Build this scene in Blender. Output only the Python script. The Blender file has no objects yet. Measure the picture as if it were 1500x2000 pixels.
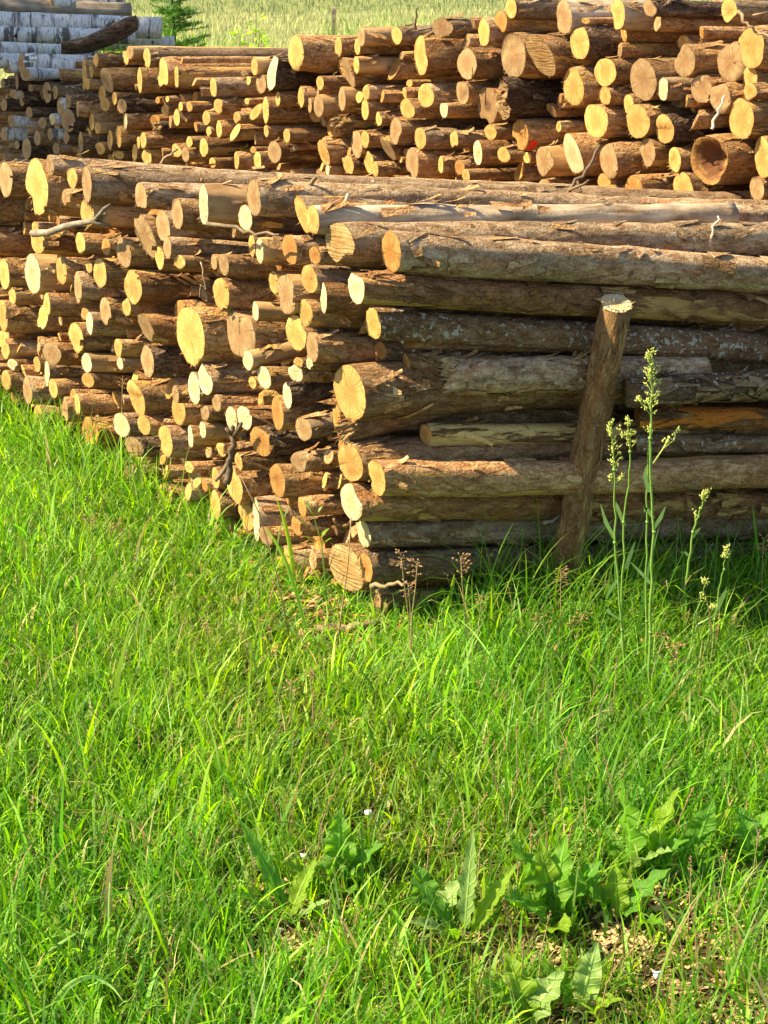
import bpy, math, random
import numpy as np
from math import sin, cos, tan, radians, pi, sqrt, atan2, exp
from mathutils import Matrix, Vector

rng = np.random.default_rng(7)
random.seed(7)

# ------------------------------------------------------------------ camera
PITCH, CAMH, FPX = radians(21.8), 1.7, 3000.0
sc = bpy.context.scene
cam = bpy.data.cameras.new('camera')
cam_o = bpy.data.objects.new('camera', cam)
sc.collection.objects.link(cam_o)
cam_o.location = (0, 0, CAMH)
cam_o.rotation_euler = (pi / 2 - PITCH, 0, 0)
cam.sensor_fit = 'VERTICAL'
cam.sensor_height = 24.0
cam.lens = 24.0 * FPX / 2000.0
cam.clip_start, cam.clip_end = 0.05, 900
sc.camera = cam_o

# ------------------------------------------------------------------ light
SUN_ELEV, SUN_AZ = radians(45), radians(-5)      # azimuth: 0 = from -X, positive = from behind the stacks
S = Vector((-cos(SUN_AZ) * cos(SUN_ELEV), sin(SUN_AZ) * cos(SUN_ELEV), sin(SUN_ELEV)))
world = bpy.data.worlds.new('World')
sc.world = world
world.use_nodes = True
wn = world.node_tree.nodes
bg = wn['Background']
sky = wn.new('ShaderNodeTexSky')
sky.sky_type = 'NISHITA'
sky.sun_disc = False
sky.sun_elevation = SUN_ELEV
sky.sun_rotation = atan2(S.x, S.y)
world.node_tree.links.new(sky.outputs[0], bg.inputs[0])
bg.inputs[1].default_value = 0.08
sun = bpy.data.lights.new('sun', 'SUN')
sun.energy = 5.0
sun.angle = radians(0.5)
sun.color = (1.0, 0.84, 0.55)
sun_o = bpy.data.objects.new('sun', sun)
sc.collection.objects.link(sun_o)
sun_o.rotation_euler = S.to_track_quat('Z', 'Y').to_euler()
sun_o.location = (-6, 2, 8)
sc.view_settings.view_transform = 'Standard'
sc.view_settings.look = 'None'
sc.view_settings.exposure = 1.62
sc.view_settings.gamma = 1.0
sc.view_settings.use_curve_mapping = False

# ------------------------------------------------------------------ helpers
CF = np.array([0, cos(PITCH), -sin(PITCH)])
CU = np.array([0, sin(PITCH), cos(PITCH)])
CX = np.array([1.0, 0, 0])
CC = np.array([0, 0, CAMH])

def ray(px, py):
    return CF + CX * (px - 750) / FPX - CU * (py - 1000) / FPX

def proj(P):
    d = np.asarray(P) - CC
    z = d @ CF
    return 750 + FPX * (d @ CX) / z, 1000 - FPX * (d @ CU) / z, z

def at_y(px, py, y):                      # the point of that sight line at ground distance y
    r = ray(px, py)
    return CC + r * (y / r[1])

COL = sc.collection

def link(name, me, mats=(), parent=None):
    o = bpy.data.objects.new(name, me)
    COL.objects.link(o)
    if me is not None:
        for m in mats:
            me.materials.append(m)
    if parent is not None:
        o.parent = parent
    return o

def tag(o, label=None, cat=None, group=None, kind=None):
    if label: o['label'] = label
    if cat: o['category'] = cat
    if group: o['group'] = group
    if kind: o['kind'] = kind
    return o

def mesh(name, v, f, smooth=True):
    me = bpy.data.meshes.new(name)
    me.from_pydata([tuple(p) for p in v], [], f)
    if smooth:
        me.polygons.foreach_set('use_smooth', [True] * len(me.polygons))
    me.update()
    return me

class MB:
    def __init__(self): self.v, self.f = [], []
    def add(self, v, f):
        n = len(self.v)
        self.v += [tuple(p) for p in v]
        self.f += [tuple(i + n for i in q) for q in f]
    def tube(self, pts, rad, n=6, cap=True):
        pts = [Vector(p) for p in pts]
        V, Fc = [], []
        for i, p in enumerate(pts):
            d = (pts[min(i + 1, len(pts) - 1)] - pts[max(i - 1, 0)]).normalized()
            a = d.cross(Vector((0.3, 0.9, 0.2))).normalized()
            b = d.cross(a)
            r = rad[i] if hasattr(rad, '__len__') else rad
            for k in range(n):
                t = 2 * pi * k / n
                V.append(p + a * (r * cos(t)) + b * (r * sin(t)))
        for i in range(len(pts) - 1):
            for k in range(n):
                Fc.append((i * n + k, i * n + (k + 1) % n, (i + 1) * n + (k + 1) % n, (i + 1) * n + k))
        if cap:
            Fc.append(tuple(range(n - 1, -1, -1)))
            Fc.append(tuple((len(pts) - 1) * n + k for k in range(n)))
        self.add(V, Fc)
    def bud(self, p, d, l, w):                        # a small pointed seed
        p, d = Vector(p), Vector(d).normalized()
        a = d.orthogonal().normalized(); b = d.cross(a)
        m = p + d * (l * 0.45)
        self.add([p, m + a * w, m + b * w, m - a * w, m - b * w, p + d * l],
                 [(0, 2, 1), (0, 3, 2), (0, 4, 3), (0, 1, 4), (5, 1, 2), (5, 2, 3), (5, 3, 4), (5, 4, 1)])
    def build(self, name, mat, parent=None, smooth=True):
        return link(name, mesh(name, self.v, self.f, smooth), [mat], parent)

# ------------------------------------------------------------------ materials
class NT:
    def __init__(self, name):
        self.m = bpy.data.materials.new(name)
        self.m.use_nodes = True
        self.t = self.m.node_tree
        self.b = self.t.nodes['Principled BSDF']
        self.out = self.t.nodes['Material Output']
    def n(self, ty, **kw):
        nd = self.t.nodes.new(ty)
        for k, v in kw.items():
            if k.startswith('i_'):
                nd.inputs[k[2:].replace('_', ' ')].default_value = v
            else:
                setattr(nd, k, v)
        return nd
    def l(self, a, b): self.t.links.new(a, b)
    def math(self, op, a, b=None, c=None):
        nd = self.n('ShaderNodeMath', operation=op)
        for i, x in enumerate((a, b, c)):
            if x is None: continue
            if hasattr(x, 'links'): self.l(x, nd.inputs[i])
            else: nd.inputs[i].default_value = x
        return nd.outputs[0]
    def mix(self, fac, a, b, mode='MIX'):
        nd = self.n('ShaderNodeMix', data_type='RGBA', blend_type=mode)
        for x, k in ((fac, 0), (a, 6), (b, 7)):
            if hasattr(x, 'links'): self.l(x, nd.inputs[k])
            elif k == 0: nd.inputs[0].default_value = x
            else: nd.inputs[k].default_value = (*x, 1)
        return nd.outputs[2]
    def ramp(self, fac, pts):
        nd = self.n('ShaderNodeValToRGB')
        e = nd.color_ramp.elements
        while len(e) < len(pts): e.new(0.5)
        for q, (p, c) in zip(e, pts):
            q.position = p
            q.color = (*c, 1) if hasattr(c, '__len__') else (c, c, c, 1)
        self.l(fac, nd.inputs[0])
        return nd.outputs[0]
    def noise(self, vec, scale, detail=4, rough=0.6, dist=0.0):
        nd = self.n('ShaderNodeTexNoise')
        nd.inputs['Scale'].default_value = scale
        nd.inputs['Detail'].default_value = detail
        nd.inputs['Roughness'].default_value = rough
        nd.inputs['Distortion'].default_value = dist
        self.l(vec, nd.inputs['Vector'])
        return nd.outputs[0]
    def coords(self, scale=(1, 1, 1)):
        """object coordinates shifted by a random amount per object, then stretched"""
        tc = self.n('ShaderNodeTexCoord'); oi = self.n('ShaderNodeObjectInfo')
        r = self.math('MULTIPLY', oi.outputs['Random'], 57.0)
        add = self.n('ShaderNodeVectorMath', operation='ADD')
        self.l(tc.outputs['Object'], add.inputs[0]); self.l(r, add.inputs[1])
        mul = self.n('ShaderNodeVectorMath', operation='MULTIPLY')
        self.l(add.outputs[0], mul.inputs[0]); mul.inputs[1].default_value = scale
        return mul.outputs[0], oi.outputs['Random'], tc.outputs['Object']
    def bump(self, h, strength=0.5, dist=0.01):
        nd = self.n('ShaderNodeBump')
        nd.inputs['Strength'].default_value = strength
        nd.inputs['Distance'].default_value = dist
        self.l(h, nd.inputs['Height'])
        self.l(nd.outputs[0], self.b.inputs['Normal'])
    def base(self, c, rough=0.85, spec=0.25):
        if hasattr(c, 'links'): self.l(c, self.b.inputs['Base Color'])
        else: self.b.inputs['Base Color'].default_value = (*c, 1)
        self.b.inputs['Roughness'].default_value = rough
        self.b.inputs['Specular IOR Level'].default_value = spec

def bark_mat(name, dark, mid, light, wood=None, wood_amt=0.0, lichen=0.0, bump=0.9, flake=1.0):
    t = NT(name)
    v, rnd, raw = t.coords((1, 1, 1))
    vs, _, _ = t.coords((0.42, 1, 1))
    plates = t.n('ShaderNodeTexVoronoi', feature='DISTANCE_TO_EDGE')
    plates.inputs['Scale'].default_value = 42
    wv = t.n('ShaderNodeVectorMath', operation='ADD')
    nz = t.n('ShaderNodeTexNoise'); nz.inputs['Scale'].default_value = 30
    t.l(vs, nz.inputs['Vector'])
    sc_ = t.n('ShaderNodeVectorMath', operation='SCALE'); sc_.inputs['Scale'].default_value = 0.045
    t.l(nz.outputs['Color'], sc_.inputs[0])
    t.l(vs, wv.inputs[0]); t.l(sc_.outputs[0], wv.inputs[1])
    t.l(wv.outputs[0], plates.inputs['Vector'])
    big = t.noise(vs, 9, 3, 0.6)
    fine = t.noise(v, 170, 4, 0.7)
    med = t.noise(vs, 45, 5, 0.7, 0.6)
    c = t.ramp(t.math('ADD', t.math('MULTIPLY', med, 0.62), t.math('MULTIPLY', fine, 0.38)),
               [(0.33, dark), (0.46, mid), (0.60, light)])
    c = t.mix(t.ramp(big, [(0.45, 0.0), (0.65, 0.45)]), c, tuple(x * 0.7 for x in dark))
    c = t.mix(t.ramp(plates.outputs[0], [(0.0, 0.35 * min(1, flake)), (0.07, 0.0)]), c, tuple(x * 0.5 for x in dark))
    spk = t.noise(v, 330, 3, 0.75)
    c = t.mix(t.ramp(spk, [(0.56, 0.0), (0.66, 0.75)]), c, tuple(x * 0.45 for x in dark))
    pale = t.noise(v, 75, 5, 0.72, 0.4)
    c = t.mix(t.ramp(pale, [(0.56, 0.0), (0.68, 0.6)]), c, tuple(min(1, x * 1.15) for x in light))
    rust = t.noise(vs, 13, 4, 0.7, 0.3)
    c = t.mix(t.ramp(rust, [(0.56, 0.0), (0.70, 0.5)]), c, (mid[0] * 1.25, mid[1] * 0.8, mid[2] * 0.55))
    tone = t.math('ADD', t.math('MULTIPLY', rnd, 0.75), 0.66)
    c = t.mix(1.0, c, t.n('ShaderNodeCombineColor').outputs[0], 'MULTIPLY') if False else c
    hs = t.n('ShaderNodeHueSaturation')
    t.l(tone, hs.inputs['Value']); t.l(c, hs.inputs['Color'])
    c = hs.outputs[0]
    h = t.math('ADD', t.math('MULTIPLY', t.ramp(plates.outputs[0], [(0.0, 0.0), (0.12, 1.0)]), 0.32 * flake),
               t.math('ADD', t.math('MULTIPLY', med, 1.0), t.math('ADD', t.math('MULTIPLY', fine, 0.6), t.math('MULTIPLY', pale, 0.7))))
    if wood is not None:
        vl, _, _ = t.coords((0.16, 1, 1))
        pm = t.noise(vl, 11, 6, 0.66, 0.3)
        m = t.ramp(pm, [(0.62 - wood_amt, 0.0), (0.64 - wood_amt, 1.0)])
        grain = t.noise(v, 60, 3)
        wc = t.mix(grain, tuple(x * 0.7 for x in wood), tuple(min(1, x * 1.25) for x in wood))
        c = t.mix(m, c, wc)
        h = t.math('SUBTRACT', h, t.math('MULTIPLY', m, 0.8))
    if lichen > 0:
        lm = t.noise(v, 70, 3, 0.55, 0.0)
        reg = t.noise(vs, 4, 2)
        m = t.ramp(t.math('ADD', lm, t.math('MULTIPLY', reg, 0.35)), [(0.86 - lichen, 0.0), (0.885 - lichen, 1.0)])
        c = t.mix(m, c, (0.50, 0.46, 0.36))
        h = t.math('ADD', h, t.math('MULTIPLY', m, 0.4))
    t.base(c, 0.9, 0.15)
    t.bump(h, bump, 0.011)
    return t.m

def smooth_bark_mat(name, dark, light, bump=0.35):
    t = NT(name)
    vs, rnd, raw = t.coords((0.12, 1, 1))
    v, _, _ = t.coords((1, 1, 1))
    a = t.noise(vs, 38, 5, 0.65, 0.4)
    b = t.noise(v, 12, 3, 0.6)
    c = t.ramp(t.math('ADD', t.math('MULTIPLY', a, 0.6), t.math('MULTIPLY', b, 0.4)), [(0.35, dark), (0.62, light)])
    hs = t.n('ShaderNodeHueSaturation')
    t.l(t.math('ADD', t.math('MULTIPLY', rnd, 0.5), 0.75), hs.inputs['Value']); t.l(c, hs.inputs['Color'])
    t.base(hs.outputs[0], 0.75, 0.3)
    t.bump(t.math('ADD', a, t.math('MULTIPLY', t.noise(v, 120, 3), 0.4)), bump, 0.004)
    return t.m

def birch_mat():
    t = NT('birch_bark')
    v, rnd, raw = t.coords((1, 1, 1))
    vb, _, _ = t.coords((3.0, 0.7, 0.7))
    band = t.noise(vb, 4, 5, 0.7, 0.7)
    fine = t.noise(vb, 40, 4, 0.7)
    c = t.ramp(fine, [(0.30, (0.16, 0.15, 0.135)), (0.46, (0.52, 0.50, 0.46)), (0.66, (0.72, 0.69, 0.64))])
    c = t.mix(t.ramp(band, [(0.53, 0.0), (0.60, 1.0)]), c, (0.10, 0.09, 0.08))
    sp = t.noise(v, 22, 3, 0.6)
    c = t.mix(t.ramp(sp, [(0.66, 0.0), (0.7, 1.0)]), c, (0.02, 0.02, 0.02))
    t.base(c, 0.7, 0.3)
    t.bump(t.math('SUBTRACT', fine, band), 0.6, 0.004)
    return t.m

def cut_mat(name, col, edge, var=0.35, saw=0.0, core=None, rings=0.25):
    t = NT(name)
    v, rnd, raw = t.coords((1, 1, 1))
    sep = t.n('ShaderNodeSeparateXYZ'); t.l(raw, sep.inputs[0])
    rad = t.math('SQRT', t.math('ADD', t.math('MULTIPLY', sep.outputs[1], sep.outputs[1]), t.math('MULTIPLY', sep.outputs[2], sep.outputs[2])))
    n1 = t.noise(v, 38, 5, 0.65)
    n2 = t.noise(v, 220, 3, 0.7)
    fib = t.n('ShaderNodeVectorMath', operation='MULTIPLY'); t.l(v, fib.inputs[0]); fib.inputs[1].default_value = (1, 9, 1)
    n3 = t.noise(fib.outputs[0], 26, 4, 0.7, 0.3)
    c = t.mix(t.ramp(t.math('ADD', t.math('MULTIPLY', n1, 0.5), t.math('MULTIPLY', n3, 0.5)), [(0.36, 0.0), (0.62, 1.0)]), edge, col)
    ra = t.n('ShaderNodeAttribute', attribute_name='rad')
    q = t.math('ADD', ra.outputs['Fac'], t.math('MULTIPLY', t.math('SUBTRACT', n1, 0.5), 0.16))
    heart = t.ramp(q, [(0.30, 0.65), (0.62, 0.0)])
    c = t.mix(heart, c, tuple(x * k for x, k in zip(edge, (1.0, 0.82, 0.72))))
    ring = t.math('ADD', t.math('MULTIPLY', t.math('SINE', t.math('MULTIPLY', q, 58.0)), 0.5), 0.5)
    c = t.mix(t.math('MULTIPLY', ring, rings * 1.4), c, tuple(x * 0.55 for x in edge))
    c = t.mix(t.ramp(ra.outputs['Fac'], [(0.955, 0.0), (0.985, 0.8)]), c, (0.10, 0.045, 0.018))
    ang = t.math('ARCTAN2', sep.outputs[2], sep.outputs[1])
    cv_ = t.n('ShaderNodeCombineXYZ'); t.l(t.math('ADD', t.math('MULTIPLY', ang, 1.6), t.math('MULTIPLY', n1, 0.25)), cv_.inputs[0]); t.l(t.math('MULTIPLY', rnd, 90.0), cv_.inputs[1])
    crk = t.ramp(t.math('ABSOLUTE', t.math('SUBTRACT', t.noise(cv_.outputs[0], 2.6, 2, 0.5), 0.5)), [(0.0, 1.0), (0.022, 0.0)])
    crk = t.math('MULTIPLY', crk, t.ramp(n1, [(0.36, 0.0), (0.54, 0.9)]))
    c = t.mix(crk, c, tuple(x * 0.28 for x in edge))
    stain = t.ramp(t.noise(v, 24, 4, 0.65), [(0.46, 0.0), (0.70, 0.7)])
    c = t.mix(stain, c, tuple(x * 0.75 for x in edge))
    if core is not None:
        m = t.ramp(t.math('ADD', rad, t.math('MULTIPLY', t.math('SUBTRACT', n1, 0.5), 0.05)), [(core[0] * 0.75, 1.0), (core[0], 0.0)])
        c = t.mix(m, c, core[1])
    h = t.math('ADD', t.math('MULTIPLY', n3, 1.0), t.math('MULTIPLY', n2, 0.6))
    if saw > 0:
        wv = t.n('ShaderNodeTexWave'); wv.inputs['Scale'].default_value = 1.0
        wv.inputs['Distortion'].default_value = 9.0; wv.inputs['Detail Scale'].default_value = 1.5
        mp = t.n('ShaderNodeMapping'); mp.inputs['Rotation'].default_value = (0.35, 0, 0); mp.inputs['Scale'].default_value = (1, 5, 34)
        wv.bands_direction = 'Z'
        t.l(raw, mp.inputs[0]); t.l(mp.outputs[0], wv.inputs[0])
        gate = t.ramp(t.noise(v, 14, 3), [(0.4, 0.2), (0.6, 1.0)])
        st = t.math('MULTIPLY', t.ramp(wv.outputs[1], [(0.2, 1.0), (0.5, 0.0)]), gate)
        c = t.mix(t.math('MULTIPLY', st, saw), c, tuple(x * 0.38 for x in edge))
        h = t.math('SUBTRACT', h, t.math('MULTIPLY', st, 1.5))
    hs = t.n('ShaderNodeHueSaturation')
    t.l(t.math('ADD', t.math('MULTIPLY', rnd, var), 1 - var * 0.5), hs.inputs['Value'])
    t.l(c, hs.inputs['Color'])
    t.base(hs.outputs[0], 0.85, 0.2)
    t.bump(h, 0.7, 0.004)
    return t.m

BARK = {
    'p': bark_mat('pine_bark', (0.095, 0.042, 0.016), (0.35, 0.178, 0.068), (0.58, 0.39, 0.195), (0.58, 0.33, 0.10), 0.03),
    'g': bark_mat('grey_bark', (0.090, 0.044, 0.019), (0.29, 0.175, 0.085), (0.54, 0.41, 0.26), (0.42, 0.23, 0.08), -0.06, 0.0, 0.8, 0.5),
    'y': bark_mat('peeled_bark', (0.11, 0.05, 0.018), (0.26, 0.12, 0.042), (0.40, 0.24, 0.11), (0.54, 0.33, 0.11), 0.07),
    'z': bark_mat('stripped_pole', (0.12, 0.055, 0.02), (0.28, 0.14, 0.05), (0.42, 0.26, 0.12), (0.68, 0.47, 0.17), 0.17, 0, 0.7),
    'n': bark_mat('orange_inner_bark', (0.075, 0.034, 0.014), (0.22, 0.11, 0.045), (0.36, 0.22, 0.11), (0.60, 0.20, 0.030), 0.035),
    'c': bark_mat('lichen_bark', (0.065, 0.032, 0.014), (0.20, 0.105, 0.046), (0.34, 0.22, 0.12), (0.4, 0.2, 0.06), -0.05, 0.115),
    'e': bark_mat('faint_lichen_bark', (0.06, 0.034, 0.016), (0.20, 0.115, 0.050), (0.34, 0.24, 0.14), (0.4, 0.2, 0.06), -0.05, 0.07),
    'd': bark_mat('dark_flaky_bark', (0.03, 0.016, 0.010), (0.09, 0.05, 0.028), (0.24, 0.17, 0.11), (0.40, 0.2, 0.06), -0.05, 0.0, 1.0, 1.6),
    'l': smooth_bark_mat('bare_wood', (0.20, 0.095, 0.030), (0.52, 0.335, 0.145), 0.6),
    's': smooth_bark_mat('silver_wood', (0.13, 0.07, 0.030), (0.50, 0.40, 0.27), 0.8),
    'b': birch_mat(),
    'o': smooth_bark_mat('weathered_wood', (0.07, 0.052, 0.038), (0.28, 0.225, 0.165), 0.7),
}
CUT = {
    'f': cut_mat('fresh_cut', (0.64, 0.412, 0.140), (0.44, 0.240, 0.062)),
    'w': cut_mat('pale_cut', (0.68, 0.56, 0.35), (0.50, 0.37, 0.18), 0.2),
    't': cut_mat('weathered_cut', (0.43, 0.295, 0.145), (0.26, 0.155, 0.066), 0.3),
    'o': cut_mat('orange_cut', (0.48, 0.265, 0.080), (0.30, 0.140, 0.034), 0.3),
    's': cut_mat('sawn_cut', (0.54, 0.37, 0.165), (0.36, 0.21, 0.075), 0.1, 0.5),
    'h': cut_mat('ringed_cut', (0.34, 0.22, 0.10), (0.22, 0.12, 0.05), 0.1, 0, (0.022, (0.10, 0.055, 0.025)), 0.5),
    'r': cut_mat('rotten_cut', (0.46, 0.27, 0.085), (0.30, 0.15, 0.04), 0.1, 0, (0.078, (0.13, 0.055, 0.022)), 0.6),
}
CUTNAME = {'f': 'yellow', 'w': 'pale', 't': 'tan', 'o': 'orange', 's': 'grooved', 'h': 'ringed', 'r': 'rotten'}

# ------------------------------------------------------------------ stack axes
class Stack:
    def __init__(s, az, slope, b, wall_px):
        a, q = radians(az), radians(slope)
        s.a = a
        s.A = np.array([cos(a) * cos(q), sin(a) * cos(q), sin(q)])
        s.B = np.array([-sin(a), cos(a), 0.0])
        s.V = np.cross(s.A, s.B)
        s.b = radians(b)
        s.n = np.array([cos(s.b), sin(s.b), 0.0])       # normal of the wall of log ends
        s.P0 = wall_px
C0 = np.array([-0.0654, 3.546, 0.0])
ST1 = Stack(24, -8, 39, C0)
ST2 = Stack(27, -2.5, 44, np.array([1.30, 5.35, 0.0]))
ST3 = Stack(14, -3.5, 40, np.array([-1.72, 8.45, 0.0]))

# px py w h cut bark opts | landmark short name | context
T1 = """
72 365 43 108 f p | tall slanted yellow end | at the top far corner of the front stack
98 322 16 39 t g to=1220,386
141 347 21 40 f p
169 364 19 73 t g to=1100,392
129 386 17 33 t p
171 412 28 52 f l
276 385 27 57 t g to=1180,408
346 417 24 62 t p
398 400 20 76 w l
497 386 31 72 t g to=1200,418 | grey-tan end under the loose bark | on top of the front stack
479 425 28 52 w g
11 350 28 70 t p
74 473 28 44 f y
157 475 18 46 f p
207 482 17 34 o p
242 493 31 60 t p
284 459 39 87 t p lean=-14 | long leaning tan end | under the splintered grey stick
318 445 27 62 t g
312 504 17 45 f p
327 482 16 45 t g
351 511 22 28 f p
8 535 22 62 f p
64 535 33 79 w l | smooth pale-barked log | jutting at the grassy end of the front stack
120 529 21 53 f p
174 521 14 24 f p
195 533 27 60 f p
152 561 14 67 t g
260 560 34 67 f y | split yellow end with peeled side | in the middle rows of the front stack
247 598 18 40 f p
92 594 15 45 f p
24 577 15 34 f p
5 616 20 64 f p
206 608 22 56 t p
166 613 16 26 f p
175 631 14 42 w g
148 660 30 60 f p
372 655 58 118 f p | broadest yellow end | bulging from the middle of the front stack
286 640 30 56 t y lean=-10
10 681 17 41 f l
101 690 38 45 t y
231 681 17 38 f p
235 709 13 25 w p
169 711 21 41 w l | pale stub end | with light smooth bark low near the grassy end
172 739 25 30 f p
92 730 10 53 w g
104 758 17 38 f p
54 762 19 58 t g
288 706 26 64 t d
267 778 33 72 f p lean=-8 | drooping yellow end | above the grass blades
281 830 26 38 f p
76 811 20 42 f p
93 850 15 35 o p
126 800 14 53 t p
151 789 11 42 f p
176 842 34 56 o p
237 830 33 48 w g
262 873 36 40 t d
323 861 28 62 f g
372 853 11 45 w p
396 840 13 34 w l
401 742 30 62 w g | oval white end with dark bark | sticking out below the broadest yellow end
379 758 24 65 w p
343 770 14 35 t p
400 806 18 32 t p
25 712 26 22 w p
12 742 20 40 f p
72 712 14 32 f p
591 418 27 75 f g lean=-10
611 431 25 56 f s to=1430,409 right=1432 | long bleached silver log | lying across the top of the front stack
664 473 60 81 s g to=1500,470 | saw-grooved end | at the top of the front stack
764 491 42 80 o g to=1500,535 flakes | smooth orange-tan end | topmost at the near corner of the front stack
566 487 29 58 o g
615 499 23 36 o p
507 488 14 57 w l
492 480 13 42 f p
437 517 20 43 t p
418 512 12 30 t p
432 575 33 66 f p
535 552 20 45 f p
559 575 37 79 t l | grey-tan oval end | in the upper rows of the front stack
604 545 31 55 f g
632 582 13 60 w y
696 561 33 66 w y to=1500,607 flakes | pale frayed end | of the second long log above the lichen-spotted one
499 608 13 39 w l
470 650 58 104 t p | cracked broad tan end | in the middle of the front stack
597 611 28 56 f p
579 650 40 72 f p
610 678 24 60 t p
729 632 33 62 f c to=1500,673 flakes | lichen-spotted long log | passing behind the stake
743 688 25 37 o e to=1500,700
484 702 22 40 w l to=690,655
584 708 22 20 f p
605 710 14 26 w p
516 738 28 46 w p
577 728 30 36 w p
561 773 18 52 w d to=700,735
542 806 24 72 o p
683 768 62 112 f p to=1500,735 | big half-shaded yellow end | at the near corner of the front stack
658 810 16 55 o p
593 838 32 48 t g to=760,800
679 838 28 48 t y to=800,808 torn
670 877 20 38 o p
684 902 49 80 f p to=1500,868
735 932 37 69 f p to=1500,918 flakes | frayed orange-rimmed end | of a thick brown log running behind the stake
687 980 45 76 w y to=1500,985 | whitest end | low at the near corner of the front stack
711 1043 26 54 w g to=1500,1032 | narrow white half-shaded end | low on the near corner
676 1109 68 100 s p to=1500,1098 | round saw-grooved end | just above the grass at the near corner
714 1109 27 57 o e
732 1173 26 54 t p to=1500,1160
585 902 32 43 t p to=700,885
542 939 30 67 o p
511 861 48 64 o d to=720,845 | dark scaly-barked end | behind the dead forked twig
452 818 22 50 w p
478 816 30 48 w y | broader white twin end | directly above the dead forked twig
433 878 21 29 f p
458 950 32 70 f p
421 934 16 45 f p
421 985 19 60 f p
466 902 16 35 f p
481 1004 32 60 f p
500 1016 14 90 w g
519 1046 26 38 t p
580 1027 22 42 o p
590 990 16 40 o p
555 1110 50 96 f g | torn split yellow end | rising out of the grass
423 787 18 35 t p
402 806 14 28 t p
793 713 16 38 o p to=1500,745
885 735 34 74 w g torn to=1150,730 len=0.75 | broken grey log with a ragged end | left of the stake
832 851 26 44 f z to=1110,845 len=0.85 | thin peeled yellow pole | poking out beside the stake
1222 765 14 56 t e to=1500,752 len=1.2
1245 815 10 46 o n to=1500,812 len=1.2
1240 865 8 38 o e to=1500,866 len=1.2
645 1195 34 60 t g
610 1165 26 50 o p
-28 470 24 60 f p
-42 402 28 74 t p
-30 585 22 56 f p
-40 640 22 52 f p
-30 705 20 50 t p
-46 535 24 60 f g
-36 345 26 60 t g
-30 765 20 46 f p
"""
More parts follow.
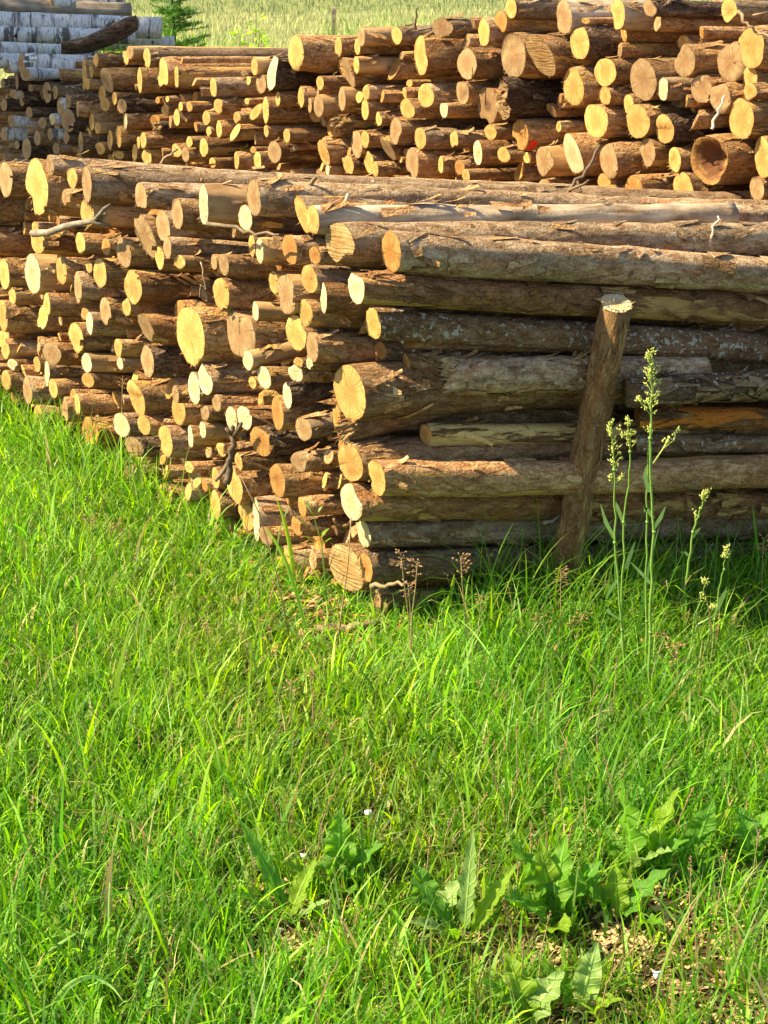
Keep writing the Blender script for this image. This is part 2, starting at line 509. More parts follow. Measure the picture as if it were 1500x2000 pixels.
T2 = """
188 117 9 28 f p
247 112 9 28 f p
254 102 14 26 t l
287 113 15 40 f g
318 145 20 64 f p | hollow-cheeked yellow end | near the top of the rear stack by the birch logs
345 150 10 40 f p
209 157 24 48 t p lean=-6
273 157 9 50 f p
417 170 14 38 f g
478 143 16 14 t p
165 145 8 60 f p
178 140 9 24 f p
171 163 9 24 f p
238 207 19 29 t d | tan end of a dark-barked log | high among thin ends of the rear stack
224 192 9 25 f p
200 185 12 40 f p
205 203 20 25 f p
191 250 13 22 f l | thin peeled stick | jutting out of the rear stack
245 237 7 32 w p
179 237 10 37 f p
172 268 14 40 f p
163 213 8 30 f p
232 267 12 43 f p
215 273 10 40 f p
195 290 20 25 f p
280 275 12 33 f p
270 280 6 25 f p
263 297 10 33 f p
287 306 20 31 f p
233 303 20 17 f p
345 230 12 33 f p
333 238 6 25 t p
370 208 12 20 f p
353 208 8 18 f p
427 207 20 28 f p
403 230 16 27 f l
463 230 14 24 f p
428 252 12 33 f p
408 257 10 20 f p
398 288 17 36 f y
370 277 12 22 f p
362 302 15 30 t p
345 293 20 28 f p
462 313 10 33 f p
415 318 13 20 f p
310 250 14 26 t d torn
578 103 30 70 f p | tall yellow end on the skyline | of the rear stack
661 92 15 40 f p
698 90 11 34 f p
706 73 14 38 t l
775 68 21 38 f g
823 107 28 77 f p | tall narrow yellow end | high on the rear stack
864 55 42 40 t g | blunt tan end on the skyline | of the rear stack
945 63 22 52 f g
696 127 12 34 f l | smooth peeled log | slanting upward high in the rear stack
680 140 20 57 t p lean=-10
912 125 36 64 t p | two-toned tan end | high on the rear stack
903 180 25 47 t p
533 143 20 67 w d lean=6 | dazzling white slit end | on the rear stack
497 130 13 37 f l
510 163 20 37 t p
625 162 15 27 f p
543 193 9 30 f p
588 190 12 40 f p
519 215 12 52 f p
520 256 9 24 f p
622 207 20 44 t l len=0.9 | short stubby stump end | in the middle of the rear stack
668 193 14 46 t l
715 182 14 30 f g
713 213 15 40 f p
796 212 29 40 f p
832 187 32 47 f g | clean round yellow end | in the middle of the rear stack
867 213 16 34 w p
740 232 12 28 f p
773 257 25 54 t p
821 270 23 42 f g
887 273 16 37 f g
933 298 18 50 w y | bright white flat end | low on the rear stack
697 283 22 55 t p
713 272 17 34 f p
757 288 22 48 t p lean=-12
632 298 21 48 f p lean=-6
536 297 27 44 t y
560 265 13 28 f p
503 312 15 32 f p
495 293 12 13 f p
720 317 20 44 f p
733 330 12 30 f p
681 322 20 40 f p
640 333 8 20 w l
805 320 25 60 t p | plain tan end | low in the middle of the rear stack
861 322 10 34 f p
898 327 20 30 o p
910 342 16 26 f p
605 205 8 30 t p
660 240 18 30 t y torn
978 42 26 42 o p
998 16 24 38 f g
1102 36 32 68 t s | weathered tan end | of a silvery log on the skyline
1206 28 30 58 f s
1132 82 38 66 f d | fringed yellow end | of a dark log high in the rear stack
1144 40 20 14 f p
1270 16 28 32 t d
1424 20 32 50 f g
1468 96 52 80 f p | ragged yellow end | high at the near edge of the rear stack
1428 120 60 80 t p
1336 118 44 64 t p
1002 116 48 86 t p | large pale-tan end | beside the oblique grooved end
1056 108 52 80 s p lean=-16 | oblique grooved orange end | high in the rear stack
1120 170 42 74 f p | bright leaning oval end | in the rear stack
1182 142 44 56 f p
1256 156 54 78 t p | wide dusky end | in the rear stack
1182 186 24 36 f p
1296 174 22 44 w g
1370 174 44 54 t p
1406 190 42 60 t p
1466 150 28 44 f p
1466 178 27 36 f p
1448 232 50 78 f p | large glowing yellow end | at the near edge of the rear stack
1228 206 20 42 f p
1246 236 46 66 f p
1298 252 38 58 f d
1164 236 46 66 f p
952 204 40 76 h p | ring-hearted brown end | in the rear stack
985 185 18 84 t d torn | thick log shedding its bark | in the rear stack
1016 263 32 60 o p | orange end with a red paint dab | on the rear stack
958 258 24 30 f p
984 302 25 31 f p
1064 316 36 62 t l
1120 305 36 90 w p lean=-10 | split slit-like pale end | low on the rear stack
1190 316 38 70 t p
1180 353 26 32 f p
1196 373 30 26 f p
1264 298 31 60 t y
1238 366 36 46 o p
1318 312 24 48 f p
1384 312 72 96 r p | rotten-hearted hollow end | low on the rear stack
1334 367 40 62 f p
1490 308 34 84 f p
1478 370 28 50 t p
1480 416 34 52 f p
"""
T3 = """
42 125 15 40 t b
60 172 10 14 t b
43 193 10 30 t b
27 185 16 20 t b
92 180 18 40 t b | leaning brown end | in the shaded birch stack
108 182 10 27 t b
118 207 13 37 t b
133 200 10 30 t p
133 233 28 46 t b | widest shaded tan end | of the birch stack
152 213 6 30 t p
57 220 13 23 t b
83 240 16 22 t b
102 233 12 22 w b
73 270 14 30 t b | round shaded end | low in the birch stack
52 290 19 40 t b
98 262 10 24 t b
33 283 10 16 t b
158 277 10 40 t p
22 237 14 24 t b
5 163 8 20 t b
33 160 6 30 t b
52 142 10 22 w b
8 205 12 24 t b
110 290 14 24 t b
8 262 14 26 t b
130 270 12 24 t b
12 128 14 30 t b
"""

def parse(txt):
    out = []
    for ln in txt.strip().splitlines():
        q = [z.strip() for z in ln.split('|')]
        w = q[0].split()
        d = dict(px=float(w[0]), py=float(w[1]), w=float(w[2]), h=float(w[3]), cut=w[4], bark=w[5],
                 lean=0.0, to=None, len=None, right=None, torn=False, flakes=False, peel=False,
                 short=q[1] if len(q) > 1 else None, ctx=q[2] if len(q) > 2 else None)
        for o in w[6:]:
            if '=' in o:
                k, v = o.split('=')
                d[k] = tuple(map(float, v.split(','))) if k == 'to' else float(v)
            else: d[o] = True
        out.append(d)
    return out

def solve(st, L, front=None, iters=500):
    n = len(L)
    px = np.array([d['px'] for d in L]); py = np.array([d['py'] for d in L]); h = np.array([d['h'] for d in L])
    R = np.array([ray(a, b) for a, b in zip(px, py)])
    t = ((st.P0 - CC) @ st.n) / (R @ st.n)
    r = h / 2 * t / FPX * 1.0
    if front is not None:
        tf = ((st.P0 - CC) @ st.B + r) / (R @ st.B)
        t = np.where(px > front, tf, t)
    RB, RV = R @ st.B, R @ st.V
    cb, cv = CC @ st.B, CC @ st.V
    dv = np.zeros(n)
    u0 = cb + t * RB
    for it in range(iters):
        r = h / 2 * t / FPX
        u, v = cb + t * RB, cv + t * RV + dv
        du = u[:, None] - u[None]; dvv = v[:, None] - v[None]
        dist = np.sqrt(du ** 2 + dvv ** 2) + 1e-9
        ov = (r[:, None] + r[None]) * 0.96 - dist
        np.fill_diagonal(ov, 0)
        ov = np.maximum(ov, 0)
        sg = np.sign(px[None] - px[:, None]) + (px[None] == px[:, None]) * np.sign(np.arange(n)[:, None] - np.arange(n)[None])
        diru = np.where(np.abs(px[None] - px[:, None]) > 6, sg * np.maximum(np.abs(du), 0.35 * dist), du)
        nn = np.sqrt(diru ** 2 + dvv ** 2) + 1e-9
        pu = (ov * diru / nn).sum(1) * 0.35
        pv = (ov * dvv / nn).sum(1) * 0.35
        u1 = u + pu + (u0 - u) * 0.004
        t = (u1 - cb) / RB
        dv = np.clip((dv + pv) * 0.97, -0.5 * r, 0.5 * r)
    r = h / 2 * t / FPX
    E = CC + R * t[:, None] + dv[:, None] * st.V
    for d, e, rr in zip(L, E, r):
        d['E'], d['r'] = e, rr
        A = st.A
        if d['to']:
            best = None
            for q in np.linspace(-18, 14, 129):
                qq = radians(q)
                Aq = np.array([cos(st.a) * cos(qq), sin(st.a) * cos(qq), sin(qq)])
                p0 = e; pe = None
                for s_ in (0.3, 0.6, 0.9, 1.2, 1.5, 1.8, 2.2, 2.6):
                    p1 = proj(e + Aq * s_)
                    pp = proj(p0)
                    if p1[0] >= d['to'][0]:
                        k = (d['to'][0] - pp[0]) / (p1[0] - pp[0])
                        pe = pp[1] + k * (p1[1] - pp[1]); break
                    p0 = e + Aq * s_
                if pe is None: continue
                err = abs(pe - d['to'][1])
                if best is None or err < best[0]: best = (err, Aq)
            if best: A = best[1]
        d['A'] = A
    return L

def frame(A):
    A = A / np.linalg.norm(A)
    B = np.cross(np.array([0, 0, 1.0]), A); B /= np.linalg.norm(B)
    V = np.cross(A, B)
    return A, B, V

# ------------------------------------------------------------------ log builder
def wob(n, k, amp):
    th = np.arange(n) * 2 * pi / n
    o = np.zeros(n)
    for m in k:
        o += rng.normal() * np.cos(m * th + rng.uniform(0, 6.28)) / m
    return o * amp

def log_arrays(r, L, kx, kz, w_h, torn=False, nt=20, ns=14, rough=1.0, hollow=False):
    """bark verts/faces, cut verts/faces in log space: x along the log, end at x = 0"""
    th = np.arange(nt) * 2 * pi / nt
    sec = 1 + wob(nt, (2, 3, 4, 5), 0.06)
    xs = np.concatenate([[0, 0.02, 0.06], np.linspace(0.14, 1, ns - 3)]) * L
    taper = rng.uniform(-0.06, 0.10)
    by, bz = rng.normal() * 0.009, rng.normal() * 0.007
    lumps = [(int(rng.integers(1, 6)), rng.uniform(4, 45), rng.uniform(0, 6.28), rng.normal() * 0.014) for _ in range(9)]
    knots = [(rng.uniform(0.1, L), rng.uniform(0, 6.28), rng.uniform(.06, .16)) for _ in range(int(rng.poisson(2.2 * L)))]
    ph = rng.uniform(0, 6.28, 6)
    chip = (rng.uniform(0, 6.28), rng.uniform(.15, .42), rng.uniform(.3, .7), rng.uniform(.03, .12)) if rng.random() < .32 else None
    V = []
    for i, x in enumerate(xs):
        rr = r * (1 - taper * x / max(L, .1)) * sec * (1 + 0.016 * rough * rng.normal(size=nt)) * (1 + 0.02 * sin(5 * x + ph[0]))
        if i:
            g_ = sum(a_ * np.cos(m_ * th + k_ * x + p_) for m_, k_, p_, a_ in lumps)
            for kx_, ka_, kh_ in knots:
                dth = np.abs((th - ka_ + pi) % (2 * pi) - pi)
                g_ = g_ + kh_ * exp(-((x - kx_) / .03) ** 2) * np.exp(-(dth / .4) ** 2)
            rr = rr * (1 + g_)
        if chip:                                   # a slab torn off with the felling cut
            dth = np.abs((th - chip[0] + pi) % (2 * pi) - pi)
            rr = rr * (1 - chip[1] * np.exp(-(dth / chip[2]) ** 4) * exp(-(x / chip[3]) ** 2))
        if i == 0: rr = rr * 0.985
        y, z = rr * np.cos(th), rr * np.sin(th)
        xx = np.full(nt, x)
        f = max(0.0, 1 - x / (0.5 * L))
        xx = xx + (y * kx + z * kz) * f
        if i == 0 and torn: xx = xx + rng.uniform(-0.018, 0.018, nt)
        oy = by * sin(2.2 * x + ph[1]) - by * sin(ph[1]); oz = bz * sin(2.6 * x + ph[2]) - bz * sin(ph[2])
        V.append(np.stack([xx, y + oy, z + oz], 1))
    end0 = V[0].copy()
    V = np.concatenate(V)
    F = []
    for i in range(len(xs) - 1):
        for k in range(nt):
            k2 = (k + 1) % nt
            F.append((i * nt + k, i * nt + k2, (i + 1) * nt + k2, (i + 1) * nt + k))
    m = len(xs) - 1
    F.append(tuple(m * nt + k for k in range(nt)))
    # cut face
    CV, CFc = [], []
    rings = (1.0, 0.86, 0.66, 0.44, 0.22)
    c = end0.mean(0)
    for q in rings:
        ring = c + (end0 - c) * q
        ring[:, 0] += rng.normal(size=nt) * (0.012 if torn and q < 1 else 0.0006) - (0.0008 if q < 1 else 0.0)
        if torn and q < 1: ring[:, 0] += rng.choice([-0.012, 0.0, 0.016], nt)
        CV.append(ring)
    CV = np.concatenate(CV + [c[None]])
    if hollow:
        CV[nt:, 0] += np.append(np.repeat([0.004, 0.03, 0.055, 0.06], nt), 0.06) + rng.normal(size=4 * nt + 1) * 0.008
    if not hollow and r > 0.03 and rng.random() < 0.38:            # the hinge left where the trunk broke off the last of the cut
        ph_ = rng.uniform(0, 2 * pi); c0 = rng.uniform(0.1, 0.6) * r; stp = rng.uniform(0.04, 0.11) * r * rng.choice([-1, 1])
        q = (CV[nt:, 1] - c[1]) * cos(ph_) + (CV[nt:, 2] - c[2]) * sin(ph_)
        CV[nt:, 0] += np.where(q > c0, stp, 0)
    for i in range(len(rings) - 1):
        for k in range(nt):
            k2 = (k + 1) % nt
            CFc.append((i * nt + k, (i + 1) * nt + k, (i + 1) * nt + k2, i * nt + k2))
    e = (len(rings) - 1) * nt
    for k in range(nt):
        CFc.append((e + k, len(CV) - 1, e + (k + 1) % nt))
    # frayed fibres round the rim, mostly at the lower edge where the saw came out
    CV = list(CV)
    nf = int(rng.integers(2, 15) * (2 if torn else 1))
    mid = -pi / 2 + rng.normal() * 0.5
    for _ in range(nf):
        a = mid + rng.normal() * 0.75 if rng.random() < 0.8 else rng.uniform(0, 6.28)
        da = rng.uniform(0.02, 0.07)
        i0 = np.interp((a - da) % (2 * pi), np.append(th, 2 * pi), np.append(np.linalg.norm(end0[:, 1:], axis=1), np.linalg.norm(end0[0, 1:])))
        ln = rng.uniform(0.002, 0.006) * rng.choice([.6, 1, 1.6]) * (1.8 if torn else 1)
        pts = []
        for aa, rr_, dx in ((a - da, i0 * 0.95, 0), (a + da, i0 * 0.95, 0), (a + rng.normal() * 0.05, i0 + ln, -rng.uniform(0.0, 0.012))):
            y, z = rr_ * cos(aa), rr_ * sin(aa)
            pts.append((y * kx + z * kz - 0.002 + dx, y, z))
        b0 = len(CV)
        CV += pts
        CFc.append((b0, b0 + 1, b0 + 2))
    RA = np.concatenate([np.repeat(rings, nt), [0.0], np.ones(len(CV) - len(rings) * nt - 1)])
    log_arrays.rad = RA
    return V, F, CV, CFc

def cut_mesh(cv, cf):
    me = mesh('cut_end', cv, cf, True)
    at = me.attributes.new('rad', 'FLOAT', 'POINT')
    at.data.foreach_set('value', log_arrays.rad.astype(np.float32))
    return me

def end_shear(E, A, B, V, r, w, h, lean):
    th = atan2(E[0], E[1])
    d = E - CC; z = d @ CF; rx = (d @ CX) / z
    def xi(vec): return (vec @ CX) - rx * (vec @ CF)          # image-x drift of a small step
    bA, aA, vA = xi(B), xi(A), xi(V)
    # width/height of the face = |bA + kx*aA| ; the visible side needs bA + kx*aA < 0
    kx = (-(w / h) - bA) / aA
    kz = (-lean / (h / 2) - vA) / aA * -1 if lean else -vA / aA
    if lean: kz = (lean / (h / 2) - vA) / aA
    return max(-0.75, min(0.75, kx)), max(-0.7, min(0.7, kz))

def mat_of(E, A, B, V):
    M = Matrix.Identity(4)
    for c, a in enumerate((A, B, V)):
        for r_ in range(3): M[r_][c] = a[r_]
    for r_ in range(3): M[r_][3] = E[r_]
    return M

def flake_mesh(r, L, n, x0=0.0, top=True, flat=False):
    """curled shreds of bark standing proud of the log"""
    mb = MB()
    for _ in range(n):
        x = rng.uniform(x0, L * 0.75); ln = rng.uniform(0.02, 0.09); wd = rng.uniform(0.004, 0.014)
        a = pi / 2 + rng.normal() * (0.75 if top else 1.4)
        if flat: a = rng.uniform(pi * .55, pi * 1.5); wd *= 1.3
        curl = rng.uniform(0.0, 0.005 if flat else 0.02); ang = rng.normal() * 0.25
        V = []
        for i in range(4):
            q = i / 3
            lift = 0.001 + curl * (q ** 2) + 0.002 * sin(q * 9)
            wq = wd * (1 - 0.6 * q)
            for sgn in (-1, 1):
                aa = a + sgn * wq / r + ang * q * ln / r
                R_ = r + lift
                V.append((x + q * ln * (1 if rng.random() < 2 else -1), R_ * cos(aa), R_ * sin(aa)))
        mb.add(V, [(0, 2, 3, 1), (2, 4, 5, 3), (4, 6, 7, 5)])
    return mb

def make_log(d, length, label, group, name='log'):
    E, r = d['E'], d['r']
    A, B, V = frame(d['A'])
    kx, kz = end_shear(E, A, B, V, r, d['w'], d['h'], d['lean'])
    d['axes'] = (A, B, V)
    L = d['len'] or length * rng.uniform(0.94, 1.05)
    if d['right']:
        for L in np.arange(0.5, 3, 0.01):
            if proj(E + A * L)[0] >= d['right']: break
    v, f, cv, cf = log_arrays(r, L, kx, kz, d['w'] / d['h'], d['torn'], nt=28 if d['h'] > 50 else 18, ns=44 if (d['to'] or d.get('topside')) else 18, hollow=d['cut'] == 'r')
    o = link(name, mesh(name, v, f), [BARK[d['bark']]])
    o.matrix_world = mat_of(E, A, B, V)
    tag(o, label, 'log', group)
    c = link('cut_end', cut_mesh(cv, cf), [CUT[d['cut']]], o)
    nfl = 0
    if d['flakes']: nfl = 26
    elif d['to']: nfl = 14
    elif d.get('topside'): nfl = int(55)
    elif rng.random() < 0.6: nfl = 12
    rim = flake_mesh(r * 1.01, 0.11, 7, x0=-0.004, top=False) if d['h'] > 26 else None
    if nfl == 0 and rim is not None: rim.build('bark_flakes', BARK[d['bark']], o, False)['kind'] = 'stuff'
    if nfl:
        m = BARK['p'] if d['bark'] in 'gls' else BARK[d['bark']]
        if d['to'] and d['h'] > 40 and d['bark'] not in 'szn':
            pl = flake_mesh(r * 1.012, L, 60, flat=True).build('bark_plates', BARK[d['bark']] if d['bark'] not in 'ls' else BARK['p'], o, False)
            pl['kind'] = 'stuff'
        fl = flake_mesh(r * 1.01, L, nfl, top=rng.random() < 0.6)
        if rim is not None: fl.add(rim.v, rim.f)
        fl = fl.build('bark_flakes', m, o, False)
        fl['kind'] = 'stuff'
    if d['torn']:
        sb = MB()
        for _ in range(46):
            a = rng.uniform(0, 6.28); q = r * sqrt(rng.random()) * 0.98
            p = Vector((q * cos(a) * kx + q * sin(a) * kz + 0.012, q * cos(a), q * sin(a)))
            sb.bud(p, Vector((-1, rng.normal() * .18, rng.normal() * .18)), rng.uniform(.015, .05), rng.uniform(.0015, .0045))
        sb.build('splinters', CUT[d['cut']], o, False)['kind'] = 'stuff'
    # snapped twigs
    for _ in range(rng.poisson(1.3) if d['h'] > 40 else 0):
        x = rng.uniform(0.05, L * 0.6); a = rng.uniform(-0.4, pi + 0.4)
        l_ = rng.uniform(0.008, 0.03)
        n = Vector((0.4, cos(a), sin(a))).normalized()
        p = Vector((x, r * 0.93 * cos(a), r * 0.93 * sin(a)))
        mb = MB(); mb.tube([p, p + n * (l_ + r * 0.07)], [0.007, 0.004], 6)
        mb.build('branch_stub', BARK[d['bark']], o)
    return o

# ------------------------------------------------------------------ ground
A1 = ST1.A / np.linalg.norm(ST1.A)
AH = np.array([cos(ST1.a), sin(ST1.a)])
_gp = rng.uniform(0, 6.28, 8)

def ground(x, y):
    x = np.asarray(x, float); y = np.asarray(y, float)
    s = (x - C0[0]) * AH[0] + (y - C0[1]) * AH[1]
    near = np.clip((9.0 - y) / 4.0, 0, 1)
    dip = -0.14 * (np.log1p(np.exp(np.clip((s - 0.05) * 8, -30, 30))) / 8)
    dip = np.maximum(dip, -0.42) * near
    left = 0.0
    b = 0.012 * (np.sin(5.1 * x + _gp[0]) * np.sin(4.3 * y + _gp[1]) + 0.6 * np.sin(11 * x + 7 * y + _gp[2]))
    return dip + left + b * np.clip((12 - y) / 4, 0, 1)

def soil_mat():
    t = NT('soil')
    tc = t.n('ShaderNodeTexCoord'); v = tc.outputs['Object']
    a = t.noise(v, 9, 5, 0.65); b = t.noise(v, 90, 5, 0.75)
    c = t.ramp(t.math('ADD', t.math('MULTIPLY', a, 0.4), t.math('MULTIPLY', b, 0.6)),
               [(0.34, (0.030, 0.022, 0.010)), (0.5, (0.085, 0.060, 0.026)), (0.66, (0.20, 0.145, 0.065))])
    # the far field is a sown crop, the near ground bare soil under the sward
    sp = t.n('ShaderNodeSeparateXYZ'); t.l(v, sp.inputs[0])
    far = t.ramp(t.math('MULTIPLY', sp.outputs[1], 0.05), [(0.40, 0.0), (0.5, 1.0)])
    fc = t.ramp(t.noise(v, 2.5, 5, 0.7), [(0.35, (0.15, 0.17, 0.06)), (0.65, (0.28, 0.29, 0.12))])
    t.base(t.mix(far, c, fc), 0.95, 0.1)
    t.bump(b, 0.9, 0.02)
    return t.m

def axis_pts(lo, hi, nlo, nhi, fine, coarse):
    a = np.arange(nlo, nhi + 1e-6, fine)
    k = np.geomspace(fine, 1, 14)
    l = nlo - (nlo - lo) * (np.geomspace(0.002, 1, 16)); h = nhi + (hi - nhi) * np.geomspace(0.002, 1, 16)
    return np.concatenate([l[::-1], a, h])
gx = axis_pts(-400, 400, -4, 4, 0.07, 1); gy = axis_pts(-60, 700, 0.5, 9, 0.07, 1)
X, Y = np.meshgrid(gx, gy)
Z = ground(X, Y)
nx, ny = len(gx), len(gy)
idx = np.arange(nx * ny).reshape(ny, nx)
F = np.stack([idx[:-1, :-1], idx[:-1, 1:], idx[1:, 1:], idx[1:, :-1]], -1).reshape(-1, 4)
gme = bpy.data.meshes.new('ground')
gme.from_pydata(np.stack([X, Y, Z], -1).reshape(-1, 3).tolist(), [], F.tolist())
gme.polygons.foreach_set('use_smooth', [True] * len(gme.polygons))
go = link('ground', gme, [soil_mat()])
go['kind'] = 'structure'

# ------------------------------------------------------------------ stacks of logs
P1, P2, P3 = parse(T1), parse(T2), parse(T3)
solve(ST1, P1, front=700)
solve(ST2, P2)
solve(ST3, P3)
for d in P1:
    if d['py'] < 440: d['topside'] = True

for L in (P1, P2, P3):
    q1, q2 = np.percentile([d['h'] for d in L], (36, 72))
    for d in L: d['size'] = 'thin' if d['h'] < q1 else ('thick' if d['h'] > q2 else 'medium')
SIZE = lambda d: d['size']
SHAPE = lambda d: 'narrow' if d['w'] / d['h'] < 0.36 else ('round' if d['w'] / d['h'] > 0.62 else 'oval')
BARKW = {'z': 'stripped', 'n': 'orange', 'l': 'smooth', 'g': 'grey', 's': 'silvery', 'd': 'dark', 'p': 'brown', 'y': 'peeling', 'c': 'mottled', 'e': 'mottled', 'b': 'birch'}

def rel(d, m):
    dx, dy = d['px'] - m['px'], d['py'] - m['py']
    if abs(dy) > abs(dx): return 'below' if dy > 0 else 'above'
    return 'right of' if dx > 0 else 'left of'

def make_labels(L):
    marks = [d for d in L if d['short']]
    for d in L:
        if d['short']:
            nm = d['short'] if any(w in d['short'] for w in ('log', 'pole', 'stick')) else ('log with ' + d['short'])
            d['label'] = nm + ' ' + d['ctx']
            continue
        best = None
        for m in marks:
            r_ = rel(d, m)
            dist = math.hypot(d['px'] - m['px'], d['py'] - m['py'])
            for forms in ((SIZE,), (SIZE, SHAPE), (SHAPE,)):
                key = [f(d) for f in forms]
                same = [e for e in L if e is not m and rel(e, m) == r_ and e['cut'] == d['cut'] and [f(e) for f in forms] == key]
                same.sort(key=lambda e: math.hypot(e['px'] - m['px'], e['py'] - m['py']))
                k = same.index(d)
                if k > 3: continue
                cost = dist * (1 + 0.9 * k) + 15 * len(forms)
                if best is None or cost < best[0]:
                    best = (cost, ('nearest', 'second', 'third', 'fourth')[k], key, r_, m['short'])
        _, o, key, r_, short = best
        d['label'] = f"{o} {' '.join(key)} {CUTNAME[d['cut']]}-ended {BARKW[d['bark']]} log {r_} the {short}"
for L in (P1, P2, P3): make_labels(L)
for d in P1 + P2 + P3:
    if len(d['label'].split()) > 16 or len(d['label'].split('-')) > 9: print('LONG', d['label'])

GROUPS = ('logs in the front stack', 'logs in the rear stack', 'birch logs in the shaded stack')
for L, g, ln in ((P1, GROUPS[0], 2.3), (P2, GROUPS[1], 2.3), (P3, GROUPS[2], 2.0)):
    for i_, d in enumerate(L):
        if L is P3 and d['py'] > 150 and i_ % 3: d['bark'] = 'e' if i_ % 2 else 'd'
        nm = 'birch_log' if d['bark'] == 'b' else 'log'
        o = make_log(d, ln, d['label'], g, nm)
        if 'red paint' in (d['short'] or ''):
            rt = NT('red_paint'); rt.base((0.62, 0.03, 0.015), 0.5)
            mb = MB(); rr = d['r'] * 1.03
            V = []
            for i in range(4):
                for a in (-2.9, -2.6, -2.3, -2.0):
                    V.append((0.012 + i * 0.011 + 0.003 * rng.normal(), rr * cos(a), rr * sin(a) + 0.0))
            mb.add(V, [(i * 4 + k, i * 4 + k + 1, i * 4 + k + 5, i * 4 + k + 4) for i in range(3) for k in range(3)])
            mb.build('paint_dab', rt.m, o)

# long birch logs lying on top of the shaded stack: two sight points each
birches = [(-160, 38, 315, 55, 40, 9.3, 'b', 'thick white birch log with black bands, topmost of the shaded birch stack'),
           (-150, 60, 262, 74, 30, 9.15, 'b', 'second white birch log from the top, partly under dark bark'),
           (-150, 86, 340, 84, 26, 9.45, 'b', 'slim birch log whose far end pokes past the thick banded one'),
           (-150, 92, 190, 104, 30, 8.95, 'b', 'pale birch log third down in the shaded stack'),
           (-100, 12, 255, 22, 34, 9.9, 'o', 'weathered grey log behind and above the banded birch log'),
           (-100, -4, 98, 5, 30, 10.0, 'o', 'grey log at the very top behind the birch stack'),
           (100, 2, 240, 10, 24, 10.05, 'b', 'short pale log end behind the topmost banded birch log'),
           (-120, 118, 175, 126, 28, 8.8, 'b', 'birch log just above the first row of shaded ends'),
           (50, 140, 116, 145, 24, 8.55, 'b', 'short white birch log with its tan end over the shaded ends')]
for (x0, y0, x1, y1, th, yy, bk, lab) in birches:
    p0 = at_y(x0, y0 + rng.normal() * 5, yy); p1 = at_y(x1, y1, yy + 0.35)
    r = th / 2 * (proj(p1)[2]) / FPX
    ax = p1 - p0; Ln = np.linalg.norm(ax)
    A, B, V = frame(ax)
    v, f, cv, cf = log_arrays(r, Ln, 0.1, 0, 0.4, nt=20)
    o = link('birch_log' if bk == 'b' else 'log', mesh('birch_log', v, f), [BARK[bk]])
    o.matrix_world = mat_of(p0, A, B, V)
    tag(o, lab, 'log', GROUPS[2])
    link('cut_end', cut_mesh(cv, cf), [CUT['t']], o)
# dark curved slab of rough bark lying over them
mb = MB()
for k in range(5):
    pts = [at_y(px, py + k * 4 - 8, 8.95 + 0.02 * k) for px, py in ((120, 95), (170, 88), (215, 70), (250, 52), (268, 44))]
    mb.tube(pts, [0.012, 0.025, 0.032, 0.03, 0.018], 7)
tag(mb.build('bark_slab', BARK['d']), 'dark rough slab of bark leaning across the white birch logs', 'bark')

# logs packed into the gaps of the stacks: too many and too deep to count
fm = bpy.data.meshes.new('packed_logs')
FV, FF, FM, FR = [], [], [], []
def fill(st, L, umin, umax, vlow, seed, cap, nt=12):
    R = np.random.default_rng(seed)
    occ = [(d['E'] @ st.B, d['E'] @ st.V, d['r']) for d in L]
    occ = [list(o) for o in occ]
    allu = np.array([o[0] for o in occ]); allv = np.array([o[1] + o[2] for o in occ])
    cs = st.P0 @ (st.A / np.linalg.norm(st.A)); cbu = st.P0 @ st.B; cvv = st.P0 @ st.V
    cnt = 0
    sl = -tan(st.b - st.a)
    for _ in range(14000):
        if cnt >= cap: break
        u = R.uniform(umin, umax); r = R.uniform(0.014, 0.046)
        near = np.abs(allu - (cbu + u)) < 0.22
        top = allv[near].max() if near.any() else None
        if top is None: 
            top = cvv + 0.6
        v = R.uniform(cvv + vlow, top - 2.2 * r)
        uu = cbu + u
        ok = True
        for (a, b, c) in occ:
            if (a - uu) ** 2 + (b - v) ** 2 < ((c + r) * 0.93) ** 2: ok = False; break
        if not ok: continue
        occ.append([uu, v, r])
        s_ = cs + sl * u + R.uniform(-0.015, 0.13)
        A, B, V = frame(st.A)
        E = A * s_ + B * uu + V * v
        vv, f, cv, cf = log_arrays(r, 2.1 * R.uniform(0.93, 1.0), R.normal() * 0.25, R.normal() * 0.25, .4, nt=nt, ns=8)
        M = np.stack([A, B, V], 1)
        base = len(FV)
        FV.extend((E + np.asarray(vv) @ M.T).tolist()); FR.extend([0.0] * len(vv)); FF.extend([tuple(i + base for i in q) for q in f]); FM.extend([int(R.choice([0, 0, 0, 1, 2]))] * len(f))
        base = len(FV)
        FV.extend((E + np.asarray(cv) @ M.T).tolist()); FR.extend(log_arrays.rad.tolist()); FF.extend([tuple(i + base for i in q) for q in cf]); FM.extend([int(R.choice([3, 4, 5]))] * len(cf))
        cnt += 1
    return cnt
n1 = fill(ST1, P1, 0.03, 2.1, 0.0, 11, 330)
n2 = fill(ST2, P2, -0.6, 4.3, 0.02, 12, 420)
n3 = fill(ST3, P3, 0.0, 1.6, 0.05, 13, 110)
print('fillers', n1, n2, n3, 'logs', len(P1), len(P2), len(P3))
fm.from_pydata(FV, [], FF)
fo = link('packed_logs', fm, [BARK['p'], BARK['g'], BARK['y'], CUT['t'], CUT['f'], CUT['o']])
fm.polygons.foreach_set('material_index', FM)
fm.attributes.new('rad', 'FLOAT', 'POINT').data.foreach_set('value', FR)
tag(fo, 'dark log ends packed deep in the gaps of the stacks', 'logs', None, 'stuff')

def on_ground(px, py):
    r = ray(px, py)
    t = (0.0 - CAMH) / r[2]
    for _ in range(8):
        p = CC + r * t
        t = (float(ground(p[0], p[1])) - CAMH) / r[2]
    p = CC + r * t
    return p

